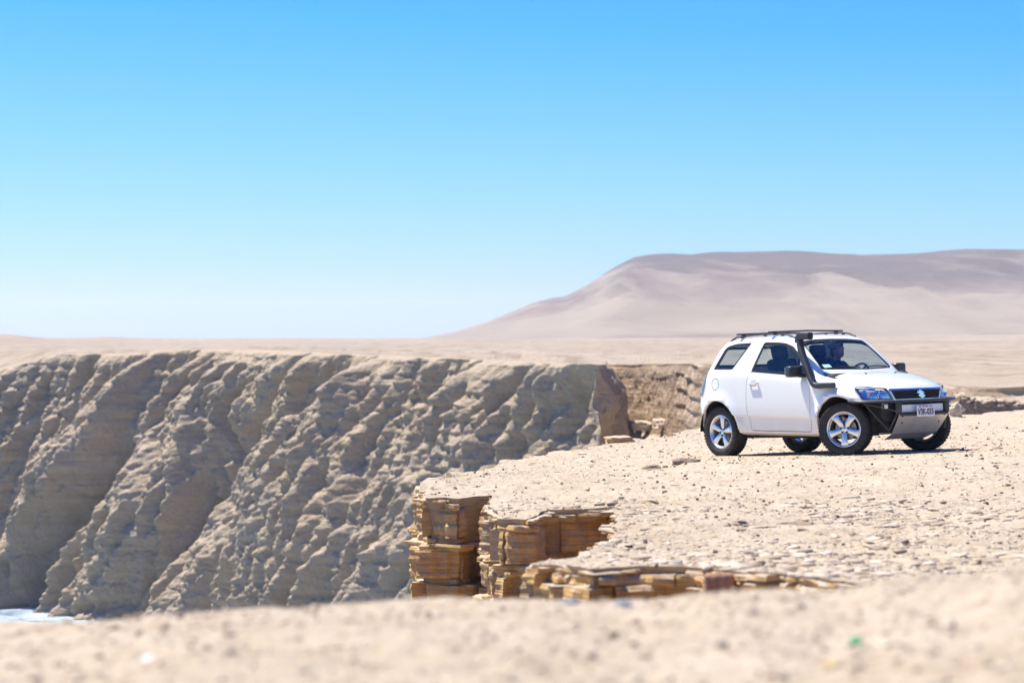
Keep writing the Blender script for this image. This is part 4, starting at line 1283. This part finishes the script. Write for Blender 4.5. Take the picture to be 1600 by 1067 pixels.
# ---- arch liners, floor, chassis
for s_ in (-1, 1):
    for ax in (0.0, -2.44):
        A = arch_poly(ax, .012)[1:-1]
        if ax == 0.0: A = A[6:]
        n_ = len(A); V, F = [], []
        for (x, z) in A: V += [(x, s_ * .862, z), (x, s_ * .50, z)]
        F = [[2 * i, 2 * i + 1, 2 * i + 3, 2 * i + 2] for i in range(n_ - 1)]
        F.append([2 * i + 1 for i in range(n_)])
        me_ = bpy.data.meshes.new('l'); me_.from_pydata(V, [], F)
        cpart('wheel_arch_liner', me_, M['under'])
cpart('chassis', merge([boxg((-1.2, .42, .30), (2.9, .08, .10)), boxg((-1.2, -.42, .30), (2.9, .08, .10)), boxg((-2.44, 0, .34), (.11, 1.3, .10), None, .02), boxg((0, 0, .30), (.14, 1.25, .09), None, .02),
    boxg((-.9, .1, .26), (.7, .28, .12), None, .03), boxg((-1.3, -.66, .275), (1.5, .05, .05)), boxg((-1.3, .66, .275), (1.5, .05, .05)), boxg((-2.2, .3, .30), (.6, .25, .14), None, .04)] +
    [tube([(-.6, -.25, .27), (-1.6, -.25, .25), (-2.2, -.3, .32)], .03)]), M['under'])
cpart('engine_bay', merge([boxg((.18, 0, .50), (.70, .94, .42), None, .02), boxg((.42, 0, .56), (.36, 1.14, .24), None, .02), boxg((.30, -.52, .45), (.06, .12, .40)), boxg((.30, .52, .45), (.06, .12, .40))]), M['under'])

# ---- front end
gr = patch('grille', [(-.475, .85), (.475, .85), (.40, .722), (-.40, .722)], 'x', 1, .006, M['blackpl'])
bars = []
for k in np.arange(-.60, .62, .030):
    for sg in (-1, 1):
        seg_ = []
        for t in np.linspace(0, 1, 9):
            z = .722 + t * .128; y = k + sg * t * .10
            if abs(y) < .40 + (z - .722) * .58: seg_.append((y, z))
        if len(seg_) > 2: bars.append(tube(surf(seg_, 'x', 1, .012), .0042, 4))
cpart('grille_mesh', merge(bars), M['blackpl'], gr)
ring_patch('grille_frame', [(-.49, .862), (.49, .862), (.42, .718), (-.42, .718)], .013, 'x', 1, .012, M['chrome'], gr)
emb = [(-.28, .97), (.70, .30), (.34, .04), (.87, -.40), (.32, -.97), (-.68, -.35), (-.30, -.08), (-.85, .32)]
EV = [(.700, a * .088, .788 + b * .060) for a, b in emb]; EVb = [(.682, y, z) for _, y, z in EV]
n_ = len(emb)
cpart('emblem', merge([(EV + EVb, [list(range(n_)), list(range(2 * n_ - 1, n_ - 1, -1))] + [[i, (i + 1) % n_, n_ + (i + 1) % n_, n_ + i] for i in range(n_)])]), M['chrome'], gr)
for s_ in (-1, 1):
    HL = rounded([(s_ * .79, .905), (s_ * .515, .862), (s_ * .445, .726), (s_ * .785, .735)], .02)
    hl = patch('headlight', HL, 'x', 1, .003, M['reflector'])
    patch('lens', HL, 'x', 1, .022, M['lens'], hl)
    c_ = Vector(surf([(s_ * .60, .80)], 'x', 1, .004)[0])
    bowl = lathe([(.0, .0), (.03, .004), (.052, .016), (.056, .018), (.060, .012)], 24)
    cpart('reflector_bowl', merge([([(c_.x + y, c_.y + x, c_.z + z) for x, y, z in bowl[0]], bowl[1])]), M['chrome'], hl)
    c_ = Vector(surf([(s_ * .715, .80)], 'x', 1, .004)[0])
    cpart('indicator', merge([boxg(c_ + Vector((.004, 0, 0)), (.016, .036, .03), None, .006)]), M['amber'], hl)
    ring_patch('lamp_seal', HL, .012, 'x', 1, .023, M['frit'], hl)

# ---- tube bumper
tb_path = spline([(.22, -.885, .722), (.40, -.875, .712), (.58, -.76, .703), (.72, -.52, .698), (.755, -.2, .697), (.755, .2, .697), (.72, .52, .698), (.58, .76, .703), (.40, .875, .712), (.22, .885, .722)], 6)
bump = cpart('tube_bumper', merge([tube(tb_path, 1.0, sec=[(.026 * math.cos(a), .018 * math.sin(a)) for a in np.linspace(0, 2 * math.pi, 13)[:-1]])]), M['tube'])
for s_ in (-1, 1):
    cpart('bumper_strut', merge([tube([(.33, s_ * .72, .68), (.52, s_ * .60, .635), (.70, s_ * .47, .565)], .016)]), M['tube'], bump)
    cpart('bumper_strut', merge([tube([(.36, s_ * .70, .655), (.585, s_ * .52, .315)], .016)]), M['tube'], bump)
    cpart('bumper_strut', merge([tube([(.70, s_ * .455, .56), (.585, s_ * .52, .315)], .016)]), M['tube'], bump)
    cpart('bumper_end_plate', merge([boxg((.712, s_ * .45, .612), (.05, .075, .16), None, .008)]), M['tube'], bump)
    lamp = cpart('driving_lamp', merge([boxg((.60, s_ * .60, .635), (.05, .09, .08), None, .012)]), M['tube'], bump)
    cpart('lens', merge([boxg((.628, s_ * .60, .635), (.012, .06, .052), None, .005)]), M['whitepl'], lamp)
cpart('bumper_cross_tube', merge([tube([(.72, -.46, .525), (.735, 0, .525), (.72, .46, .525)], .024)]), M['tube'], bump)
cpart('bumper_beam', merge([boxg((.685, 0, .60), (.03, .82, .105), None, .012)]), M['whitepl'])
SP = [[(.742, -.47, .522), (.742, .47, .522)], [(.60, -.445, .335), (.60, .445, .335)], [(.545, -.43, .27), (.545, .43, .27)], [(.36, -.39, .195), (.36, .39, .195)]]
V = []; 
for (a, b) in SP:
    for t in np.linspace(0, 1, 9): V.append(tuple(Vector(a).lerp(Vector(b), t)))
nV = len(V); V2_ = [(x - .006, y, z - .004) for x, y, z in V]
F = []
for i in range(3):
    for j in range(8):
        q_ = [i * 9 + j, i * 9 + j + 1, (i + 1) * 9 + j + 1, (i + 1) * 9 + j]; F.append(q_); F.append([k + nV for k in q_[::-1]])
rim_ = [0 * 9 + j for j in range(9)] + [i * 9 + 8 for i in range(1, 4)] + [27 + j for j in range(7, -1, -1)] + [i * 9 for i in (2, 1)]
for a, b in zip(rim_, rim_[1:] + rim_[:1]): F.append([a, b, b + nV, a + nV])
skid = cpart('skid_plate', merge([(V + V2_, F)]), M['alu'], ang=20)
for y, t in ((-.40, .12), (.40, .12), (.36, .62), (-.36, .62)):
    c_ = Vector((.742, y, .522)).lerp(Vector((.60, y * .95, .335)), t)
    cpart('bolt', merge([boxg(c_ + Vector((.006, 0, .003)), (.012, .024, .024), None, .004)]), M['tube'], skid)
plate = cpart('number_plate', merge([boxg((.765, .0, .560), (.006, .335, .148), None, .002)]), M['platew'])
def text_mesh(body_, size):
    cu = bpy.data.curves.new('t', 'FONT'); cu.body = body_; cu.size = size; cu.align_x = 'CENTER'; cu.align_y = 'CENTER'; cu.offset = 0.0035; cu.resolution_u = 3
    o = bpy.data.objects.new('t', cu); COL.objects.link(o); bpy.context.view_layer.update()
    me = evaluated(o); kill(o); return me
tm = text_mesh('V3K-035', .098)
co = np.array([v_.co[:] for v_ in tm.vertices])
sc_ = .30 / (co[:, 0].max() - co[:, 0].min())
for v_ in tm.vertices: v_.co = Vector((.7695, v_.co.x * sc_, .545 + v_.co.y * 1.15))
cpart('plate_characters', tm, M['ink'], plate)
cpart('plate_header', merge([boxg((.7690, y, .617), (.001, w_, .016)) for y, w_ in ((-.11, .05), (-.045, .04), (.02, .06), (.10, .05))]), M['redink'], plate)

# ---- snorkel
rr_sec = [(c * .060 if abs(c) else 0, s) for c, s in [(0, 0)]]
def rsec(a, b, r=.35, n_=3):
    P = rounded([(-a, -b), (a, -b), (a, b), (-a, b)], min(a, b) * r * 2, n_); return [tuple(p) for p in P]
snp = spline([(-.03, -.915, .948), (-.20, -.925, .950), (-.345, -.935, .955), (-.43, -.93, 1.03), (-.56, -.885, 1.215), (-.685, -.845, 1.395), (-.745, -.815, 1.50), (-.765, -.80, 1.585)], 5)
cpart('snorkel', merge([tube(snp, [1.0] * len(snp), sec=rsec(.038, .048), up=(0, 1, 0))]), M['blackpl'])
snork = [o for o in car.children if o.name.startswith('snorkel')][0]
cpart('snorkel_head', merge([tube(spline([(-.79, -.80, 1.55), (-.775, -.80, 1.62), (-.70, -.80, 1.637), (-.56, -.80, 1.632)], 5), [1.0] * 16, sec=rsec(.052, .05), up=(0, 1, 0))]), M['blackpl'], snork)
cpart('intake_louvre', merge([boxg((-.553, -.80, 1.60 + .016 * k), (.014, .085, .006)) for k in range(5)]), M['under'], snork)

# ---- mirrors, handles, small trim
for s_ in (-1, 1):
    mi = cpart('wing_mirror', merge([boxg((-.70, s_ * 1.005, 1.155), (.13, .22, .155), Matrix.Rotation(s_ * R(8), 3, 'Z'), .045), boxg((-.66, s_ * .885, 1.10), (.10, .09, .06), None, .02)]), M['blackpl'])
    cpart('mirror_glass', merge([boxg((-.768, s_ * 1.008, 1.155), (.006, .17, .115), Matrix.Rotation(s_ * R(8), 3, 'Z'), .002)]), M['chrome'], mi)
    d_ = door_o[s_]
    hp_ = surf([(-1.64, 1.02)], 'y', s_, .0)[0]
    cpart('handle', merge([boxg((-1.645, hp_[1] + s_ * .030, 1.022), (.20, .018, .036), None, .008), boxg((-1.725, hp_[1] + s_ * .012, 1.022), (.03, .04, .03), None, .006), boxg((-1.565, hp_[1] + s_ * .012, 1.022), (.03, .04, .03), None, .006)]), M['paint'], d_)
    ring_patch('handle_recess', rounded([(-1.72, .985), (-1.59, .985), (-1.59, 1.05), (-1.72, 1.05)], .03), .008, 'y', s_, .0015, M['under'], d_)
    TLp = rounded([(-2.70, 1.195), (-2.79, 1.19), (-2.89, 1.03), (-2.92, .885), (-2.84, .87), (-2.765, 1.0)], .015)
    tl = patch('tail_light', TLp, 'y', s_, .006, M['reflector'], None, .03)
    patch('lens', TLp, 'y', s_, .016, M['lens'], tl, .03)
    ring_patch('lamp_seal', TLp, .010, 'y', s_, .017, M['frit'], tl, .02)
    patch('brake_lamp', rounded([(-2.81, 1.03), (-2.87, 1.02), (-2.885, .955), (-2.84, .96)], .01), 'y', s_, .010, M['red'], tl, .02)
circ = [(-2.47 + .085 * math.cos(a), 1.03 + .085 * math.sin(a)) for a in np.linspace(0, 2 * math.pi, 33)[:-1]]
ring_patch('fuel_flap', circ, .007, 'y', -1, .001, M['cabin'], body)
# wipers, cowl, washer jets
wp = lambda a, b: surf([(a + (b - a) * t, 1.178 + .012 * math.sin(3 * t)) for t in np.linspace(0, 1, 9)], 'x', 1, .008)
cpart('wiper', merge([tube(wp(-.60, -.08), .010, 6)]), M['tube'], ws)
cpart('wiper', merge([tube(wp(.02, .50), .010, 6)]), M['tube'], ws)
for s_ in (-1, 1):
    hh = cast((-.05, s_ * .28, 2), (0, 0, -1))[0]
    cpart('washer_jet', merge([boxg(hh + Vector((0, 0, .006)), (.03, .022, .014), None, .004)]), M['tube'], hood)
    hc = [cast((x, s_ * y, 2), (0, 0, -1))[0] + Vector((0, 0, .008)) for x, y in ((-.40, .728), (-.34, .73), (-.28, .73), (-.22, .728), (-.16, .726))]
    cpart('cowl_vent', merge([tube(hc, [.010, .016, .016, .013, .006], 8)]), M['blackpl'])

# ---- roof rails and cross bars
for s_ in (-1, 1):
    rp = []
    for x in np.linspace(-2.42, -1.10, 12):
        h = cast((x, s_ * .585, 3), (0, 0, -1))[0]
        e = min(1, (x + 2.42) / .12, (-1.10 - x) / .16)
        rp.append(h + Vector((0, 0, .006 + .030 * max(0, e))))
    rail = cpart('roof_rail', merge([tube(rp, 1.0, sec=rsec(.015, .011))] + [boxg(rp[i] - Vector((0, 0, .014)), (.05, .022, .03)) for i in (2, 6, 9)]), M['tube'])
for x in (-2.15, -1.49):
    zc_ = max(cast((x, .585, 3), (0, 0, -1))[0].z, 1.6) + .062
    bar = cpart('roof_cross_bar', merge([tube([(x, -.70, zc_), (x, 0, zc_ + .012), (x, .70, zc_)], 1.0, sec=rsec(.026, .012))]), M['tube'])
    for s_ in (-1, 1): cpart('bar_clamp', merge([boxg((x, s_ * .585, zc_ - .022), (.06, .035, .05), None, .006)]), M['tube'], bar)

# ---- cabin
cpart('dashboard', merge([boxg((-.42, 0, 1.0), (.46, 1.42, .22), None, .06), boxg((-.62, .37, 1.10), (.16, .36, .09), None, .04), boxg((-.70, 0, .80), (.3, .22, .4), None, .04)]), M['cabin'])
sw = lathe([(.185 + .015 * math.cos(a), .015 * math.sin(a)) for a in np.linspace(0, 2 * math.pi, 9)[:-1]], 36, closed=True)
swr = Matrix.Translation((-.86, .37, 1.075)) @ Matrix.Rotation(R(-62), 4, 'Y') @ Matrix.Rotation(R(90), 4, 'X')
parts = [([tuple(swr @ Vector(v_)) for v_ in sw[0]], sw[1])]
for a in (90, 210, 330):
    parts.append(tube([swr @ Vector((.03 * math.cos(R(a)), 0, .03 * math.sin(R(a)))), swr @ Vector((.18 * math.cos(R(a)), 0, .18 * math.sin(R(a))))], .014, 6))
parts.append(tube([swr @ Vector((0, 0, 0)), Vector((-.6, .37, .98))], .035, 10))
cpart('steering_wheel', merge(parts), M['cabin'])
def seat_part(y):
    st = cpart('seat', merge([boxg((-1.25, y, .70), (.52, .50, .17), Matrix.Rotation(R(-6), 3, 'Y'), .06), boxg((-1.535, y, 1.03), (.15, .50, .66), Matrix.Rotation(R(-17), 3, 'Y'), .065)]), M['seat'])
    cpart('headrest', merge([boxg((-1.655, y, 1.445), (.10, .27, .19), Matrix.Rotation(R(-12), 3, 'Y'), .045)]), M['seat'], st)
seat_part(-.37); seat_part(.37)
cpart('rear_seat', merge([boxg((-2.12, 0, .70), (.48, 1.2, .16), None, .05), boxg((-2.34, 0, .90), (.14, 1.2, .44), Matrix.Rotation(R(-15), 3, 'Y'), .05)]), M['seat'])
cpart('rear_view_mirror', merge([boxg((-.93, 0, 1.50), (.03, .22, .06), None, .012), tube([(-.93, 0, 1.52), (-.97, 0, 1.585)], .008, 6)]), M['blackpl'])

# ---- driver (a thing of its own, seated in the car)
def voxel_body(name, caps, ells, mat, voxel=.011, sm=4):
    bmb = bmesh.new()
    for pts_, rads in caps:
        P = [Vector(p) for p in pts_]
        for (a, ra), (b, rb) in zip(zip(P, rads), list(zip(P, rads))[1:]):
            n_ = max(2, int((b - a).length / (min(ra, rb) * .35)))
            for t in np.linspace(0, 1, n_ + 1):
                bmesh.ops.create_icosphere(bmb, subdivisions=2, radius=ra + (rb - ra) * t, matrix=Matrix.Translation(a.lerp(b, t)))
    for c, s in ells:
        bmesh.ops.create_icosphere(bmb, subdivisions=3, radius=1, matrix=Matrix.Translation(c) @ Matrix.Diagonal((*s, 1)))
    me = bpy.data.meshes.new(name); bmb.to_mesh(me); bmb.free()
    o = temp(me)
    m_ = o.modifiers.new('r', 'REMESH'); m_.mode = 'VOXEL'; m_.voxel_size = voxel
    s_ = o.modifiers.new('s', 'SMOOTH'); s_.iterations = sm; s_.factor = .5
    bpy.context.view_layer.update()
    r_ = evaluated(o); kill(o)
    r_.materials.clear(); r_.materials.append(mat); r_.shade_smooth()
    return r_
M['skin'] = simple('tanned_skin', (0.36, 0.21, 0.14), 0.6, spec=0.35, var=0.12, vscale=20)
M['hair'] = simple('dark_hair', (0.02, 0.016, 0.014), 0.7, spec=0.3, var=0.4, vscale=60, bump=0.006)
M['shirt'] = simple('dark_blue_shirt', (0.035, 0.05, 0.085), 0.9, spec=0.15, var=0.2, vscale=14, bump=0.004)
M['trouser'] = simple('dark_trousers', (0.04, 0.042, 0.05), 0.9, spec=0.15, var=0.2, vscale=14)
HY_ = .37
caps = [([(-1.36, HY_, .86), (-1.38, HY_, 1.0), (-1.34, HY_, 1.18)], [.14, .135, .15]),
        ([(-1.33, HY_, 1.24), (-1.29, HY_, 1.36)], [.062, .055]),
        ([(-1.34, HY_ - .17, 1.22), (-1.34, HY_ + .17, 1.22)], [.07, .07])]
for s_ in (-1, 1):
    sh = (-1.33, HY_ + s_ * .19, 1.21); el = (-1.14, HY_ + s_ * .25, 1.02); wr = (-.95, HY_ + s_ * .165, 1.12)
    caps.append(([sh, el, wr], [.055, .043, .03]))
    hd = Vector((-.905, HY_ + s_ * .165, 1.14))
    caps.append(([wr, hd], [.03, .034]))
    for f in range(4):
        fb = hd + Vector((.012, s_ * -.006, -.026 + .018 * f)); f2 = fb + Vector((.04, -s_ * .008, .006)); f3 = f2 + Vector((-.006, -s_ * .034, .0)); 
        caps.append(([fb, f2, f3], [.0095, .009, .008]))
    caps.append(([hd + Vector((-.005, -s_ * .01, .028)), hd + Vector((.02, -s_ * .035, .035))], [.011, .009]))
    caps.append(([(-1.33, HY_ + s_ * .09, .84), (-.93, HY_ + s_ * .12, .86), (-.72, HY_ + s_ * .11, .52)], [.085, .065, .045]))
    caps.append(([(-.72, HY_ + s_ * .11, .52), (-.58, HY_ + s_ * .12, .47)], [.045, .04]))
hc_ = Vector((-1.245, HY_, 1.45))
ells = [(hc_, (.098, .076, .108)), (hc_ + Vector((.045, 0, -.055)), (.058, .056, .062)), (hc_ + Vector((.104, 0, -.012)), (.020, .014, .022)), (hc_ + Vector((.088, 0, -.062)), (.018, .026, .010)),
        (hc_ + Vector((.086, 0, .028)), (.018, .05, .012)), (hc_ + Vector((-.005, .077, -.01)), (.022, .012, .032)), (hc_ + Vector((-.005, -.077, -.01)), (.022, .012, .032))]
person = link('person', voxel_body('person', caps, ells, M['skin']), None)
person.matrix_world = CAR_M
tag(person, 'person in dark clothes sitting at the steering wheel inside the white car', 'person')
hair = link('hair', voxel_body('hair', [], [(hc_ + Vector((-.022, 0, .022)), (.103, .088, .105)), (hc_ + Vector((-.055, 0, -.03)), (.07, .078, .085)), (hc_ + Vector((.03, 0, .075)), (.06, .065, .04))], M['hair'], .01, 3), None, person)
tor = [([(-1.36, HY_, .88), (-1.38, HY_, 1.0), (-1.34, HY_, 1.18)], [.152, .147, .162]), ([(-1.34, HY_ - .17, 1.22), (-1.34, HY_ + .17, 1.22)], [.08, .08])]
for s_ in (-1, 1): tor.append(([(-1.33, HY_ + s_ * .19, 1.21), (-1.20, HY_ + s_ * .232, 1.085)], [.066, .06]))
link('shirt', voxel_body('shirt', tor, [], M['shirt'], .012, 3), None, person)
leg = []
for s_ in (-1, 1): leg.append(([(-1.33, HY_ + s_ * .09, .84), (-.93, HY_ + s_ * .12, .86), (-.73, HY_ + s_ * .11, .55)], [.095, .075, .055]))
link('trousers', voxel_body('trousers', leg, [], M['trouser'], .014, 3), None, person)
HAZE = 0.9e-4
def box_mesh(name, lo, hi):
    x0, y0, z0_ = lo; x1, y1, z1 = hi
    V = [(x0, y0, z0_), (x1, y0, z0_), (x1, y1, z0_), (x0, y1, z0_), (x0, y0, z1), (x1, y0, z1), (x1, y1, z1), (x0, y1, z1)]
    F = [(0, 3, 2, 1), (4, 5, 6, 7), (0, 1, 5, 4), (1, 2, 6, 5), (2, 3, 7, 6), (3, 0, 4, 7)]
    me = bpy.data.meshes.new(name); me.from_pydata(V, [], F); return me
hm = bpy.data.materials.new('thin_sea_haze'); hm.use_nodes = True
hm.node_tree.nodes.clear()
ho = hm.node_tree.nodes.new('ShaderNodeOutputMaterial'); hv = hm.node_tree.nodes.new('ShaderNodeVolumePrincipled')
hv.inputs['Color'].default_value = (0.86, 0.91, 1.0, 1)
hv.inputs['Density'].default_value = HAZE
hv.inputs['Anisotropy'].default_value = 0.2
hm.node_tree.links.new(hv.outputs[0], ho.inputs['Volume'])
hz = link('haze', box_mesh('haze', (-9500, -300, -35.5), (9500, 9600, 150)), hm, smooth=False)
tag(hz, 'thin pale haze over the distant hill', 'haze', kind='stuff')
